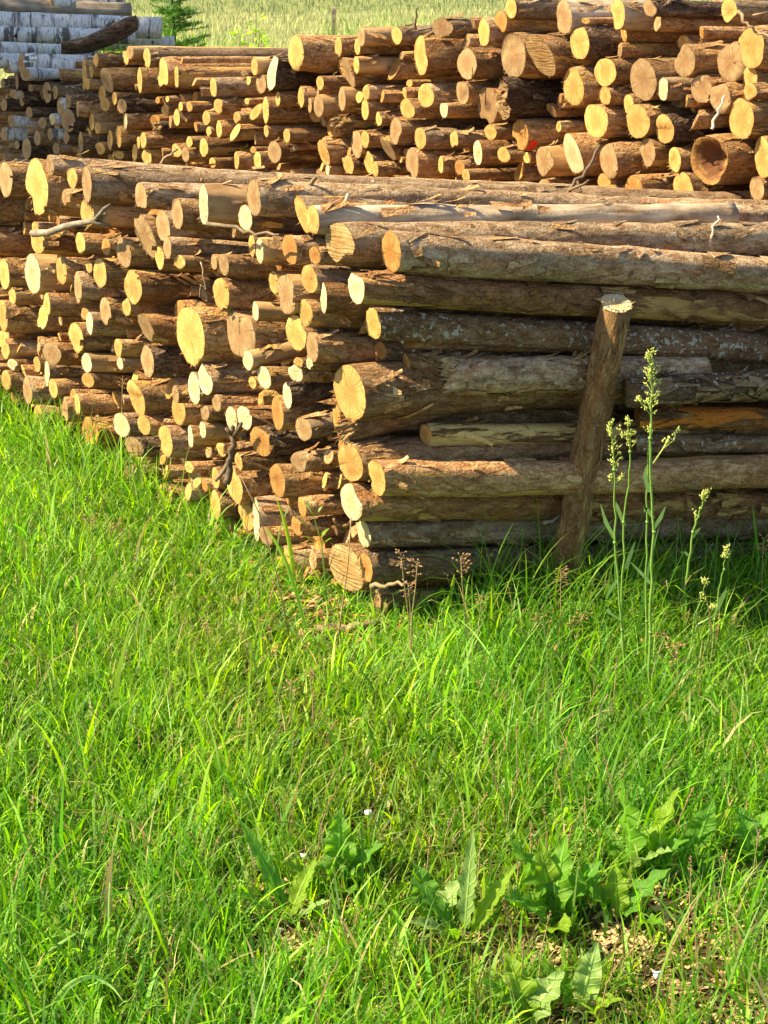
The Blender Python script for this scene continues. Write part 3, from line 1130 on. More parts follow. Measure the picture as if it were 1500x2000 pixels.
# ------------------------------------------------------------------ stake and loose wood
def plant_stake():
    yb = 3.86
    base = at_y(1092, 1150, yb - 0.02); top = at_y(1204, 592, yb + 0.0)
    # stand it just clear of the front face of the stack
    def clear(p, gap):
        k = (C0 @ ST1.B - gap - p @ ST1.B) / ((p - CC) @ ST1.B)
        return CC + (p - CC) * (1 + k)
    base, top = clear(base, 0.06), clear(top, 0.085)
    ax = base - top; Ln = np.linalg.norm(ax) + 0.15
    A = ax / np.linalg.norm(ax)
    B = np.cross(np.array([0, 1.0, 0]), A); B /= np.linalg.norm(B); V = np.cross(A, B)
    z = proj(top)[2]; r = 62 / 2 * z / FPX
    v, f, cv, cf = log_arrays(r, Ln, 0.06, -0.42, 1, nt=30, ns=40, rough=2.0)
    o = link('stake', mesh('stake', v, f), [BARK['y2']])
    o.matrix_world = mat_of(top, A, B, V)
    tag(o, 'leaning wooden stake with a pale sawn top holding the front stack', 'stake')
    link('cut_end', cut_mesh(cv, cf), [CUT['w']], o)
    # blaze of hacked pale wood on the lit side of the head, and splinters of the rim
    mb = MB()
    for i in range(16):
        a = -2.0 + i * 0.1
        x0 = -0.42 * r * sin(a) + 0.004; x1 = 0.05 + 0.085 * sin(pi * (i + 1) / 18) * rng.uniform(0.7, 1.1)
        rr = r * 1.03
        aa = a
        pts = [(x0, rr * cos(aa), rr * sin(aa)), (x0, rr * cos(aa + .1), rr * sin(aa + .1)),
               (x1, rr * 1.0 * cos(aa + .1), rr * sin(aa + .1)), (x1 - 0.012, rr * cos(aa), rr * sin(aa))]
        mb.add(pts, [(0, 1, 2, 3)])
    mb.build('hewn_flat', CUT['t'], o, False)
    fl = flake_mesh(r * 1.01, Ln, 70, 0.03, flat=True).build('bark_flakes', BARK['y2'], o, False); fl['kind'] = 'stuff'
    mb = MB()
    for i in range(34):
        a = rng.uniform(0, 2 * pi); n = Vector((0, cos(a), sin(a)))
        p = n * r * rng.uniform(0.8, 1.0)
        mb.bud(p, Vector((-0.7 * rng.random(), 0, 0)) + n * rng.uniform(0.2, 1) + Vector((0, rng.normal() * .3, rng.normal() * .3)), rng.uniform(.008, .022), rng.uniform(.001, .003))
    mb.build('splinters', CUT['w'], o, False)['kind'] = 'stuff'
    return o
BARK['y2'] = bark_mat('stake_bark', (0.10, 0.042, 0.014), (0.28, 0.14, 0.05), (0.46, 0.29, 0.13), (0.44, 0.28, 0.10), 0.05)
plant_stake()

WOODY = smooth_bark_mat('dead_twig', (0.05, 0.033, 0.018), (0.19, 0.135, 0.08), 0.7)
PALEW = smooth_bark_mat('pale_twig', (0.14, 0.085, 0.04), (0.38, 0.28, 0.16), 0.7)
WHITEW = smooth_bark_mat('white_splinter_wood', (0.36, 0.27, 0.17), (0.66, 0.56, 0.42))

def twig(name, label, cat, pts, rad, mat, branches=()):
    """pts: (px, py, ground distance)"""
    o = MB()
    P = [at_y(*p) for p in pts]
    # resample with a little crookedness
    Q = []
    for i in range(len(P) - 1):
        for k in range(4):
            q = k / 4
            Q.append(P[i] * (1 - q) + P[i + 1] * q + rng.normal(size=3) * (min(rad, 0.006) * 0.55 if (i or k) else 0))
    Q.append(P[-1])
    n = len(Q)
    o.tube(Q, [rad * (1 - 0.55 * i / n) for i in range(n)], 7)
    ob = tag(o.build(name, mat), label, cat)
    for b in branches:
        m = MB()
        Bp = [at_y(*p) for p in b]
        m.tube(Bp, [rad * 0.6 * (1 - 0.5 * i / len(Bp)) for i in range(len(Bp))], 6)
        m.build('side_branch', mat, ob)
    return ob

fy = lambda px, py: float((CC + ray(px, py) * (((C0 - CC) @ ST1.n) / (ray(px, py) @ ST1.n)))[1])
w1 = fy(450, 880) - 0.10
twig('forked_twig', 'dead forked twig standing dark against the twin white log ends', 'twig',
     [(441, 945, w1 - .02), (448, 900, w1), (455, 855, w1), (452, 832, w1 + .01)], 0.011, WOODY,
     [[(455, 856, w1), (466, 838, w1 - .01), (472, 826, w1 - .02)], [(448, 900, w1), (434, 924, w1 - .01), (420, 940, w1 - .02)],
      [(453, 850, w1), (441, 836, w1)]])
twig('splintered_stick', 'splintered silver grey stick lying across the upper front stack', 'stick',
     [(64, 456, fy(64, 456) - .14), (130, 444, fy(130, 446) - .16), (185, 430, fy(185, 430) - .13), (205, 418, fy(205, 418) - .1)], 0.012, BARK['o'],
     [[(185, 431, fy(185, 430) - .13), (204, 408, fy(205, 418) - .13), (216, 400, fy(205, 418) - .12)], [(180, 432, fy(185, 430) - .13), (214, 440, fy(205, 418) - .1)]])
twig('bare_branch', 'bare dry branch slanting up from the top of the front stack', 'branch',
     [(1068, 397, 4.62), (1110, 372, 4.66), (1145, 335, 4.7), (1172, 285, 4.75)], 0.008, WOODY,
     [[(1110, 372, 4.66), (1140, 360, 4.64), (1150, 352, 4.62)], [(1128, 355, 4.68), (1135, 375, 4.62)]])
twig('white_splinter', 'white upright splinter of wood against the rotten-hearted log', 'splinter',
     [(1390, 252, 5.0), (1402, 220, 5.0), (1415, 186, 5.0)], 0.0055, WHITEW)
twig('white_splinter', 'white splinter standing on the long log near the silver one', 'splinter',
     [(1386, 482, 4.0), (1394, 450, 4.0), (1402, 422, 4.01)], 0.005, WHITEW)
twig('white_splinter', 'short white splinter on the bleached silver log', 'splinter',
     [(958, 450, 3.95), (964, 437, 3.95), (971, 423, 3.95)], 0.004, WHITEW)
twig('bent_branch', 'thin branch curving across the high near edge of the rear stack', 'branch',
     [(1440, 22, 4.9), (1458, 45, 4.88), (1482, 66, 4.86), (1512, 80, 4.84)], 0.006, PALEW,
     [[(1470, 30, 4.86), (1500, 24, 4.85)]])
twig('upright_twig', 'dark twig sticking up from the skyline of the rear stack', 'twig',
     [(812, 58, 6.3), (811, 36, 6.3), (814, 16, 6.3)], 0.006, WOODY)
twig('thin_stick', 'thin pale stick leaning low among rear log ends', 'stick',
     [(314, 322, 6.6), (330, 304, 6.6), (347, 291, 6.6)], 0.008, PALEW)
twig('thin_stick', 'thin stick lying over the mid rows of the front stack', 'stick',
     [(405, 437, fy(405, 440) - .06), (450, 446, fy(450, 450) - .08), (500, 456, fy(500, 456) - .08), (545, 458, fy(545, 458) - .08)], 0.006, WOODY)
twig('hanging_root', 'thin pale root hanging in a loop in the front stack', 'root',
     [(392, 512, fy(392, 512) - .12), (398, 540, fy(392, 540) - .13), (402, 566, fy(392, 560) - .13), (392, 556, fy(392, 560) - .13), (390, 578, fy(392, 570) - .13), (397, 588, fy(392, 570) - .13)], 0.0025, PALEW)
twig('dry_branch', 'dry side branch pointing outward just above the grass at the corner', 'branch',
     [(725, 1146, 3.50), (760, 1142, 3.48), (795, 1136, 3.45)], 0.007, PALEW)
twig('dry_branch', 'split piece of grey wood lying on the grass at the foot of the corner', 'branch',
     [(615, 1232, 3.42), (680, 1224, 3.44), (740, 1218, 3.47)], 0.016, BARK['g'])
twig('broken_knot', 'bright snapped branch knot between narrow white ends low at the corner', 'branch',
     [(690, 1022, 3.58), (668, 1030, 3.53), (650, 1029, 3.5)], 0.008, BARK['y'],
     [[(660, 1028, 3.5), (652, 1014, 3.48)], [(655, 1030, 3.5), (660, 1046, 3.48)]])
twig('dry_branch', 'thin branch snag poking out left of the leaning stake', 'branch',
     [(1160, 826, 3.80), (1130, 812, 3.74), (1103, 804, 3.70)], 0.005, WOODY)
twig('dry_branch', 'loose chip of wood wedged against the foot of the stake', 'branch',
     [(1062, 1022, 3.72), (1090, 1010, 3.74), (1120, 996, 3.77)], 0.006, BARK['o'])

# ------------------------------------------------------------------ grass
def leaf_mat(name, trans=0.5, rough=0.45, attr=True, col=(0.07, 0.16, 0.012), veins=False):
    t = NT(name)
    if attr:
        a = t.n('ShaderNodeAttribute', attribute_name='tint')
        c = a.outputs['Color']
    else:
        v, rnd, raw = t.coords((1, 1, 1))
        nn = t.noise(v, 30, 4, 0.6)
        c = t.mix(nn, tuple(x * 0.7 for x in col), tuple(x * 1.35 for x in col))
        h = nn
        if veins:
            a = t.n('ShaderNodeAttribute', attribute_name='blade')
            sp = t.n('ShaderNodeSeparateXYZ'); t.l(a.outputs['Vector'], sp.inputs[0])
            ab = t.math('ABSOLUTE', sp.outputs[1])
            ph = t.math('SINE', t.math('MULTIPLY', t.math('ADD', t.math('SUBTRACT', sp.outputs[0], t.math('MULTIPLY', ab, 0.10)), t.math('MULTIPLY', nn, 0.03)), 62.0))
            vn = t.ramp(ph, [(0.62, 0.0), (0.95, 1.0)])
            rib = t.ramp(ab, [(0.05, 1.0), (0.14, 0.0)])
            m = t.math('MAXIMUM', t.math('MULTIPLY', vn, 0.45), rib)
            c = t.mix(t.math('MULTIPLY', m, 0.7), c, tuple(min(1, x * 1.9 + 0.03) for x in col))
            h = t.math('SUBTRACT', t.math('MULTIPLY', nn, 0.6), t.math('MULTIPLY', m, 1.0))
        t.bump(h, 0.7, 0.004)
    t.base(c, rough, 0.35)
    tr = t.n('ShaderNodeBsdfTranslucent')
    hs = t.n('ShaderNodeHueSaturation'); hs.inputs['Hue'].default_value = 0.490; hs.inputs['Saturation'].default_value = 1.05; hs.inputs['Value'].default_value = 1.5
    t.l(c, hs.inputs['Color']); t.l(hs.outputs[0], tr.inputs['Color'])
    mx = t.n('ShaderNodeMixShader'); mx.inputs[0].default_value = trans
    t.l(t.b.outputs[0], mx.inputs[1]); t.l(tr.outputs[0], mx.inputs[2])
    t.l(mx.outputs[0], t.out.inputs['Surface'])
    return t.m

GREEN = np.array([[0.118, 0.290, 0.012], [0.155, 0.345, 0.014], [0.235, 0.410, 0.020], [0.070, 0.220, 0.016], [0.220, 0.365, 0.075]])
STRAW = np.array([[0.42, 0.34, 0.13], [0.34, 0.24, 0.10], [0.50, 0.44, 0.22]])

def blades(name, base, H, W, az, lean, bend, tint, mat, segs=4, twist=None, dz=0.01):
    N = len(H)
    S1 = segs + 1
    ang = lean[:, None] + bend[:, None] * (np.arange(segs)[None] / max(segs - 1, 1)) ** 1.3
    st = (H / segs)[:, None]
    dx = np.cumsum(np.sin(ang) * st, 1); dzz = np.cumsum(np.cos(ang) * st, 1)
    dx = np.concatenate([np.zeros((N, 1)), dx], 1); dzz = np.concatenate([np.zeros((N, 1)), dzz], 1)
    ca, sa = np.cos(az)[:, None], np.sin(az)[:, None]
    sx = base[:, 0, None] + dx * ca; sy = base[:, 1, None] + dx * sa; sz = base[:, 2, None] - dz + dzz
    wa = az + pi / 2 + (twist if twist is not None else rng.normal(size=N) * 0.7)
    wx, wy = np.cos(wa)[:, None], np.sin(wa)[:, None]
    prof = np.interp(np.linspace(0, 1, S1), [0, 0.25, 0.6, 1], [0.8, 1, 0.75, 0.03])
    hw = 0.5 * W[:, None] * prof[None]
    L_ = np.stack([sx - wx * hw, sy - wy * hw, sz], -1); R_ = np.stack([sx + wx * hw, sy + wy * hw, sz], -1)
    nv = 2 * S1 - 1
    V = np.empty((N, nv, 3), np.float32)
    V[:, 0:2 * segs:2] = L_[:, :segs]; V[:, 1:2 * segs:2] = R_[:, :segs]; V[:, -1] = 0.5 * (L_[:, -1] + R_[:, -1])
    loops, starts, tot = [], [], []
    q = []
    for i in range(segs - 1): q += [2 * i, 2 * i + 1, 2 * i + 3, 2 * i + 2]
    q += [2 * segs - 2, 2 * segs - 1, 2 * segs]
    q = np.array(q, np.int32)
    st_ = np.array([4 * i for i in range(segs)], np.int32); tt = np.array([4] * (segs - 1) + [3], np.int32)
    off = np.arange(N, dtype=np.int32)
    LP = (off[:, None] * nv + q[None]).ravel()
    LS = (off[:, None] * len(q) + st_[None]).ravel(); LT = np.tile(tt, N)
    me = bpy.data.meshes.new(name)
    me.vertices.add(N * nv); me.vertices.foreach_set('co', V.ravel())
    me.loops.add(len(LP)); me.loops.foreach_set('vertex_index', LP)
    me.polygons.add(len(LS)); me.polygons.foreach_set('loop_start', LS); me.polygons.foreach_set('loop_total', LT)
    me.polygons.foreach_set('use_smooth', np.ones(len(LS), bool))
    me.update(calc_edges=True)
    at = me.attributes.new('tint', 'FLOAT_COLOR', 'POINT')
    c4 = np.ones((N, nv, 4), np.float32); c4[:, :, :3] = tint[:, None]
    at.data.foreach_set('color', c4.ravel())
    return link(name, me, [mat])

def in_stack(x, y, m=0.0):
    d = np.stack([x - C0[0], y - C0[1]], -1)
    s = d @ AH; u = d @ ST1.B[:2]
    return (u > 0.02 - m * 0.3) & (s > -0.27 * u - 0.02 - m) & (u < 2.6)

BARE = [(on_ground(px, py), r_) for px, py, r_ in ((1455, 1690, .07), (1390, 1740, .06), (1290, 1800, .11), (1430, 1840, .13), (1180, 1850, .07), (1330, 1930, .13), (1060, 1850, .06), (500, 1660, .05),
        (480, 1745, .045), (1170, 1985, .10), (1450, 1990, .12), (590, 1690, .04), (1420, 1700, .06), (820, 1930, .06), (740, 1975, .05), (1120, 1650, .05), (560, 1840, .04))]
def bareness(x, y):
    b = np.zeros_like(x)
    for p, r_ in BARE:
        b = np.maximum(b, np.exp(-(((x - p[0]) ** 2 + (y - p[1]) ** 2) / r_ ** 2)))
    return b
WEEDS = [on_ground(px, py) for px, py in ((1245, 1720), (1360, 1690), (1080, 1810), (1205, 1800), (905, 1840), (660, 1745), (560, 1800), (1135, 1975), (1020, 2010), (1470, 1700), (850, 1800))]
def weedy(x, y):
    b = np.zeros_like(x)
    for p in WEEDS: b = np.maximum(b, np.exp(-(((x - p[0]) / .075) ** 2 + ((y - p[1] + .05) / .085) ** 2)))
    return b
def patch(x, y, f, k):
    return np.sin(f * x + _gp[k]) * np.sin(f * 0.9 * y + _gp[k + 1]) * .5 + np.sin(f * 2.3 * x + f * 1.1 * y + _gp[k + 2]) * .5

GRASS = leaf_mat('grass_blade', 0.55, 0.48)
def sward(n, xr, yr):
    x = rng.uniform(*xr, n); y = rng.uniform(*yr, n)
    k = ~in_stack(x, y, -0.13) & (rng.random(n) > 0.80 * bareness(x, y)) & (rng.random(n) > 0.5 * weedy(x, y)) & (rng.random(n) < 0.8 + 0.3 * patch(x, y, 9, 0))
    return x[k], y[k]
def foot(x, y):
    """1 close to the stack's two faces, 0 in the open"""
    d = np.stack([x - C0[0], y - C0[1]], -1)
    s = d @ AH; u = d @ ST1.B[:2]
    front = np.exp(-np.maximum(-u, 0) / 0.28) * (s > -0.2)
    wallu = np.exp(-np.maximum(-(s + 0.27 * u), 0) / 0.25) * (u > -0.2)
    return np.clip(np.maximum(front, wallu * 0.75), 0, 1)
x, y = sward(215000, (-1.5, 2.0), (1.75, 4.9))
x2, y2 = sward(26000, (-3.2, -0.9), (4.0, 8.0)); k = rng.random(len(x2)) < 0.7
x2, y2 = x2[k], y2[k]
x, y = np.concatenate([x, x2]), np.concatenate([y, y2])
N = len(x)
ft = foot(x, y)
pt = patch(x, y, 4, 3)
H = (0.088 + 0.028 * pt + 0.09 * ft * np.clip((x - 0.15) * 3, -0.2, 1) + 0.015 * np.clip((-0.25 - x) * 2, 0, 1) * np.clip((y - 3.6) * 2, 0, 1)) * np.exp(rng.normal(size=N) * 0.32)
H *= np.where(rng.random(N) < 0.05, 1.6, 1)
H *= 1 - 0.45 * weedy(x, y)
H *= np.where((x < -0.6) & (y > 3.9), 0.78, 1)
H *= 1 - 0.5 * np.exp(-((x - C0[0] + 0.06) ** 2 + (y - C0[1] + 0.12) ** 2) / 0.05)
W = 0.0032 + 0.0026 * rng.random(N) ** 2 + (rng.random(N) < 0.14) * rng.uniform(0.002, 0.005, N)
az = 0.7 * np.sin(2.1 * x + 1.7 * y + _gp[5]) + rng.normal(size=N) * 2.4 - 0.5
lean = np.abs(rng.normal(size=N)) * 0.36
bend = np.abs(rng.normal(size=N)) * 0.75 + 0.2 + 0.5 * ft
ci = rng.integers(0, len(GREEN), N)
tint = GREEN[ci] * np.exp(rng.normal(size=(N, 1)) * 0.3) * (1 + 0.12 * pt[:, None])
tint[:, 0] *= 1 + 0.16 * patch(x, y, 2.3, 1)
k = rng.random(N) < 0.05
H[k] *= 1.4; W[k] *= 1.5
dry = rng.random(N) < 0.05 + 0.10 * bareness(x, y)
tint[dry] = STRAW[rng.integers(0, 3, dry.sum())]
base = np.stack([x, y, ground(x, y)], -1)
g = blades('grass', base, H, W, az, lean, bend, tint, GRASS)
tag(g, 'dense sunlit green grass growing in front of the log stacks', 'grass', None, 'stuff')

# dead thatch lying between the living blades
x, y = sward(34000, (-1.5, 2.0), (1.75, 4.6)); N = len(x)
th = blades('dead_grass', np.stack([x, y, ground(x, y)], -1), rng.uniform(0.03, 0.09, N), rng.uniform(0.0015, 0.0035, N), rng.uniform(0, 6.28, N),
            rng.uniform(1.0, 1.5, N), rng.normal(size=N) * 0.2, STRAW[rng.integers(0, 3, N)] * np.exp(rng.normal(size=(N, 1)) * .25), GRASS, 3, None, -0.006)
tag(th, 'straw coloured dead grass lying under the green blades', 'grass', None, 'stuff')

# sawdust and wood chips on the bare ground
mb = MB()
cps = []
for p, r_ in BARE:
    m = int(1300 * r_)
    for _ in range(m):
        a, q = rng.uniform(0, 6.28), r_ * 1.1 * abs(rng.normal())
        cps.append((p[0] + q * cos(a), p[1] + q * sin(a)))
for (cx, cy) in cps:
    z = float(ground(cx, cy)) + 0.003
    l_, w_ = rng.uniform(0.003, 0.012), rng.uniform(0.0015, 0.004)
    a = rng.uniform(0, 6.28); t1, t2 = rng.normal() * .3, rng.normal() * .3
    ux, uy = cos(a), sin(a)
    P = [(cx + s1 * l_ * ux - s2 * w_ * uy, cy + s1 * l_ * uy + s2 * w_ * ux, z + s1 * l_ * t1 + s2 * w_ * t2 + rng.uniform(0, .004)) for s1, s2 in ((-1, -1), (1, -1), (1, 1), (-1, 1))]
    mb.add(P, [(0, 1, 2, 3)])
bk = MB()
for _ in range(700):
    q = rng.uniform(-0.3, 2.2); off = -abs(rng.normal()) * .10 - .01
    if rng.random() < .5: c = C0[:2] + AH * q + ST1.B[:2] * off
    else: c = C0[:2] + abs(q) * np.array([-sin(ST1.b), cos(ST1.b)]) + np.array([cos(ST1.b), sin(ST1.b)]) * off
    z = float(ground(c[0], c[1])) + .004 + rng.uniform(0, .02); a = rng.uniform(0, 6.28); l_, w_ = rng.uniform(.008, .03), rng.uniform(.003, .009)
    ux, uy = cos(a), sin(a); t1 = rng.normal() * .4
    bk.add([(c[0] + s1 * l_ * ux - s2 * w_ * uy, c[1] + s1 * l_ * uy + s2 * w_ * ux, z + s1 * l_ * t1 + rng.uniform(0, .005)) for s1, s2 in ((-1, -1), (1, -1), (1, 1), (-1, 1))], [(0, 1, 2, 3)])
tag(bk.build('bark_litter', BARK['p'], None, False), 'fallen brown bark scraps along the foot of the front stack', 'bark litter', None, 'stuff')
ch = mb.build('wood_chips', CUT['w'], None, False)
tag(ch, 'pale wood chips and sawdust scattered on the bare soil', 'chips', None, 'stuff')

# ------------------------------------------------------------------ broad-leaved weeds
LEAF = [leaf_mat('weed_leaf', 0.55, 0.6, False, (0.125, 0.285, 0.018), True), leaf_mat('weed_leaf_yellow', 0.55, 0.6, False, (0.19, 0.32, 0.018), True),
        leaf_mat('weed_leaf_pale', 0.45, 0.5, False, (0.22, 0.34, 0.085), True), leaf_mat('weed_leaf_dark', 0.55, 0.6, False, (0.095, 0.25, 0.020), True)]
def leaf(L, W, lean, bend, az, wave=0.0, teeth=0.0, stalk=0.15, roll=0.0, base=(0, 0, 0), nseg=26):
    """one leaf blade rising from base; returns verts and faces"""
    V, F = [], []
    x = z = 0.0
    ph0 = rng.uniform(0, 6.28)
    tt = [-1, -0.66, -0.33, 0, 0.33, 0.66, 1]
    for i in range(nseg + 1):
        t = i / nseg
        if i:
            a = lean + bend * (t ** 1.4)
            x += sin(a) * L / nseg; z += cos(a) * L / nseg
        a = lean + bend * (t ** 1.4)
        q = max(0.0, (t - stalk) / (1 - stalk))
        w = W * 0.5 * (sin(pi * min(1, q ** 0.75 * 1.0)) ** 0.8 if 0 < q < 1 else 0.0)
        w = max(w, 0.0022)
        if q > 0 and teeth: w *= 1 - teeth * (i % 3) / 2.0 * rng.uniform(.6, 1)
        for s in tt:
            off = w * s
            up = abs(s) * w * 0.35 + wave * 1.1 * w * sin(i * 0.95 + s * 2.2 + ph0) * abs(s) ** 1.5 + rng.normal() * 0.05 * w
            px_, pz_ = x - cos(a) * up * -0.0 + (-cos(a)) * up * 1.0, z + sin(a) * up
            V.append((px_, off, pz_))
    n = len(tt)
    for i in range(nseg):
        for k in range(n - 1):
            F.append((i * n + k, i * n + k + 1, (i + 1) * n + k + 1, (i + 1) * n + k))
    M = Matrix.Translation(base) @ Matrix.Rotation(az, 4, 'Z') @ Matrix.Rotation(roll, 4, 'X')
    return [M @ Vector(v) for v in V], F

def leaf_mesh(v, f, nseg=26):
    me = mesh('leaf', v, f)
    n = len(v) // (nseg + 1)
    at = me.attributes.new('blade', 'FLOAT_VECTOR', 'POINT')
    at.data.foreach_set('vector', [c for i in range(nseg + 1) for k in range(n) for c in (i / nseg, -1 + 2 * k / (n - 1), 0.0)])
    return me

def weed(px, py, label, cat, leaves, name='dock_plant', group='broad leaved weeds in the grass'):
    p = on_ground(px, py)
    o = link(name, None); o.location = p
    tag(o, label, cat, group)
    for (L, W, lean, bend, az, wave, teeth, m) in leaves:
        L, W = L * 1.12, W * 1.1
        v, f = leaf(L, W, lean, bend, az, wave, teeth, roll=rng.normal() * .15, base=(rng.normal() * .008, rng.normal() * .008, -0.01))
        link('leaf', leaf_mesh(v, f), [LEAF[m]], o)
R = radians
weed(1245, 1720, 'tall dock plant with one upright wavy-edged leaf below the seed stalks', 'weed',
     [(.205, .060, .10, .10, R(200), .35, 0, 0), (.17, .05, .25, .3, R(20), .3, 0, 1), (.15, .045, .5, .5, R(-60), .3, 0, 2), (.12, .04, .7, .4, R(120), .3, 0, 0), (.13, .045, .45, .5, R(-20), .3, 0, 3)])
weed(1360, 1690, 'dock plant with a dark pointed leaf, between the tall wavy leaf and the frame edge', 'weed',
     [(.14, .05, .15, .15, R(60), .2, 0, 3), (.13, .042, .35, .3, R(10), .3, 0, 1), (.11, .04, .6, .5, R(-120), .2, 0, 0)])
weed(1080, 1810, 'bushy dock plant with crinkled curled leaves left of the bare soil', 'weed',
     [(.165, .062, .30, .5, R(160), .5, 0, 0), (.16, .055, .2, .55, R(60), .5, 0, 0), (.15, .05, .5, .6, R(-150), .4, 0, 3), (.14, .05, .5, .4, R(20), .3, 0, 3), (.12, .05, .75, .4, R(-70), .3, 0, 1), (.15, .045, .12, .3, R(100), .3, 0, 1)])
weed(1205, 1800, 'dock plant with dark leaves hanging over the bare soil', 'weed',
     [(.13, .048, .4, .6, R(170), .3, 0, 0), (.13, .045, .5, .6, R(15), .3, 0, 3), (.10, .04, .3, .3, R(90), .3, 0, 1), (.10, .035, .8, .4, R(-60), .3, 0, 0)])
weed(905, 1840, 'dandelion plant with a pale toothed leaf standing upright', 'weed',
     [(.20, .034, .12, .12, R(70), .15, .45, 2), (.16, .034, .35, .3, R(40), .2, .4, 1), (.13, .04, .55, .4, R(150), .2, .4, 3), (.12, .03, .6, .3, R(-100), .2, .4, 0), (.12, .035, .7, .5, R(200), .2, .4, 2)], 'dandelion_plant')
weed(660, 1745, 'weed rosette with crinkled green leaves under a white petal', 'weed',
     [(.145, .055, .2, .3, R(95), .5, 0, 0), (.14, .05, .3, .4, R(60), .4, 0, 3), (.11, .045, .6, .5, R(170), .4, 0, 1), (.12, .045, .5, .5, R(10), .3, 0, 3), (.10, .04, .8, .4, R(-80), .3, 0, 0)])
weed(560, 1800, 'dandelion plant with one long dark toothed leaf leaning over', 'weed',
     [(.19, .036, .45, .35, R(135), .15, .45, 3), (.12, .035, .5, .5, R(60), .2, .4, 1), (.13, .03, .7, .4, R(-160), .2, .4, 0), (.11, .03, .6, .4, R(-20), .2, .4, 2)], 'dandelion_plant')
weed(1135, 1975, 'dock plant with one pale blotched leaf at the bottom of the picture', 'weed',
     [(.115, .042, .15, .4, R(75), .3, 0, 2), (.10, .04, .5, .5, R(150), .3, 0, 0), (.09, .035, .6, .4, R(-30), .3, 0, 1)])
weed(1020, 2010, 'leafy weed cut off by the bottom edge of the picture', 'weed',
     [(.12, .05, .35, .6, R(110), .4, 0, 1), (.11, .05, .5, .6, R(40), .4, 0, 2), (.11, .05, .45, .6, R(180), .4, 0, 0)])
weed(1470, 1700, 'dark leaved weed at the frame edge beside the grass', 'weed',
     [(.12, .055, .3, .5, R(110), .3, 0, 3), (.12, .05, .4, .5, R(30), .3, 0, 0), (.10, .045, .6, .4, R(-120), .3, 0, 3)])
weed(850, 1800, 'small weed with round-tipped leaves beside the pale toothed leaf', 'weed',
     [(.10, .05, .35, .5, R(120), .3, 0, 3), (.09, .04, .5, .5, R(40), .3, 0, 2), (.09, .045, .5, .4, R(-140), .3, 0, 0)])
weed(130, 1880, 'low weed with small leaves deep in the open grass', 'weed',
     [(.09, .035, .4, .5, R(120), .3, 0, 1), (.08, .035, .5, .5, R(20), .3, 0, 0), (.08, .03, .6, .4, R(-100), .3, 0, 0)])

# ------------------------------------------------------------------ seed stalks and single blades
STEM = leaf_mat('green_stem', 0.2, 0.5, False, (0.20, 0.34, 0.06))
SEED = leaf_mat('seed_head', 0.3, 0.7, False, (0.47, 0.52, 0.14))
BROWNSEED = leaf_mat('brown_spikelet', 0.2, 0.7, False, (0.34, 0.20, 0.09))
DRY = leaf_mat('dry_stem', 0.2, 0.6, False, (0.32, 0.24, 0.11))
def seed_stalk(pts, label, head, side=(), leaves=(), th=5.0):
    """pts from the ground up in picture points, all at the foot's distance"""
    b = on_ground(*pts[0])
    o = link('seed_stalk', None); o.location = b
    tag(o, label, 'seed stalk', 'tall green seed stalks before the front stack')
    Pw = [at_y(px, py, b[1] - 0.01 * i) - b for i, (px, py) in enumerate(pts)]
    Q = []
    for i in range(len(Pw) - 1):
        for k in range(5): Q.append(Pw[i] + (Pw[i + 1] - Pw[i]) * (k / 5) + (rng.normal(size=3) * 0.0012 if (i or k) else 0))
    Q.append(Pw[-1])
    r0 = 0.8 * th / 2 * proj(b)[2] / FPX
    mb = MB(); mb.tube(Q, [r0 * (1 - 0.6 * i / len(Q)) for i in range(len(Q))], 6)
    for i in range(4, len(Q) - 3, 6): mb.tube([Q[i] - np.array([0, 0, .003]), Q[i] + np.array([0, 0, .003])], r0 * 1.2, 6)
    mb.build('stem', STEM, o)
    hb = MB()
    L = np.array(Q); n = len(Q)
    m = int(head[1])
    for _ in range(m):
        q = rng.uniform(1 - head[0], 1.0)
        f = q * (n - 1); i = min(int(f), n - 2)
        p = L[i] + (L[i + 1] - L[i]) * (f - i)
        a = rng.uniform(0, 6.28); sp = rng.uniform(0.004, head[2]) * (1.25 - (q - 1 + head[0]) / head[0])
        d = Vector((cos(a), sin(a), 1.3))
        tip = Vector(p) + d.normalized() * sp
        hb.tube([p, tip], [0.0008, 0.0006], 4, False)
        for _ in range(6):
            hb.bud(tip + Vector(rng.normal(size=3)) * 0.003, d + Vector(rng.normal(size=3)) * 0.5, rng.uniform(.006, .012), .0017)
    hb.build('flower_head', SEED, o)
    for s in side:                                     # short side sprays
        sb = MB()
        W_ = [at_y(px, py, b[1] - 0.02) - b for px, py in s]
        sb.tube(W_, [r0 * .55, r0 * .4] + [r0 * .35] * (len(W_) - 2), 5)
        e = Vector(W_[-1]); d0 = (e - Vector(W_[-2])).normalized()
        for j in range(12):
            sb.bud(e - d0 * rng.uniform(0, .022) + Vector(rng.normal(size=3)) * .003, d0 + Vector(rng.normal(size=3)) * .5, rng.uniform(.006, .011), .0024)
        sb.build('side_spray', SEED, o)
    for lf in leaves:
        W_ = [at_y(px, py, b[1] - 0.015) - b for px, py in lf]
        lb = MB(); V = []
        for i, p in enumerate(W_):
            w = (0.0045, 0.005, 0.0035, 0.001)[min(i, 3)] if i < len(W_) - 1 else 0.0008
            V += [p - np.array([w, 0, w * .4]), p + np.array([w, 0, -w * .4])]
        lb.add(V, [(2 * i, 2 * i + 1, 2 * i + 3, 2 * i + 2) for i in range(len(W_) - 1)])
        lb.build('leaf', LEAF[2], o)
    return o
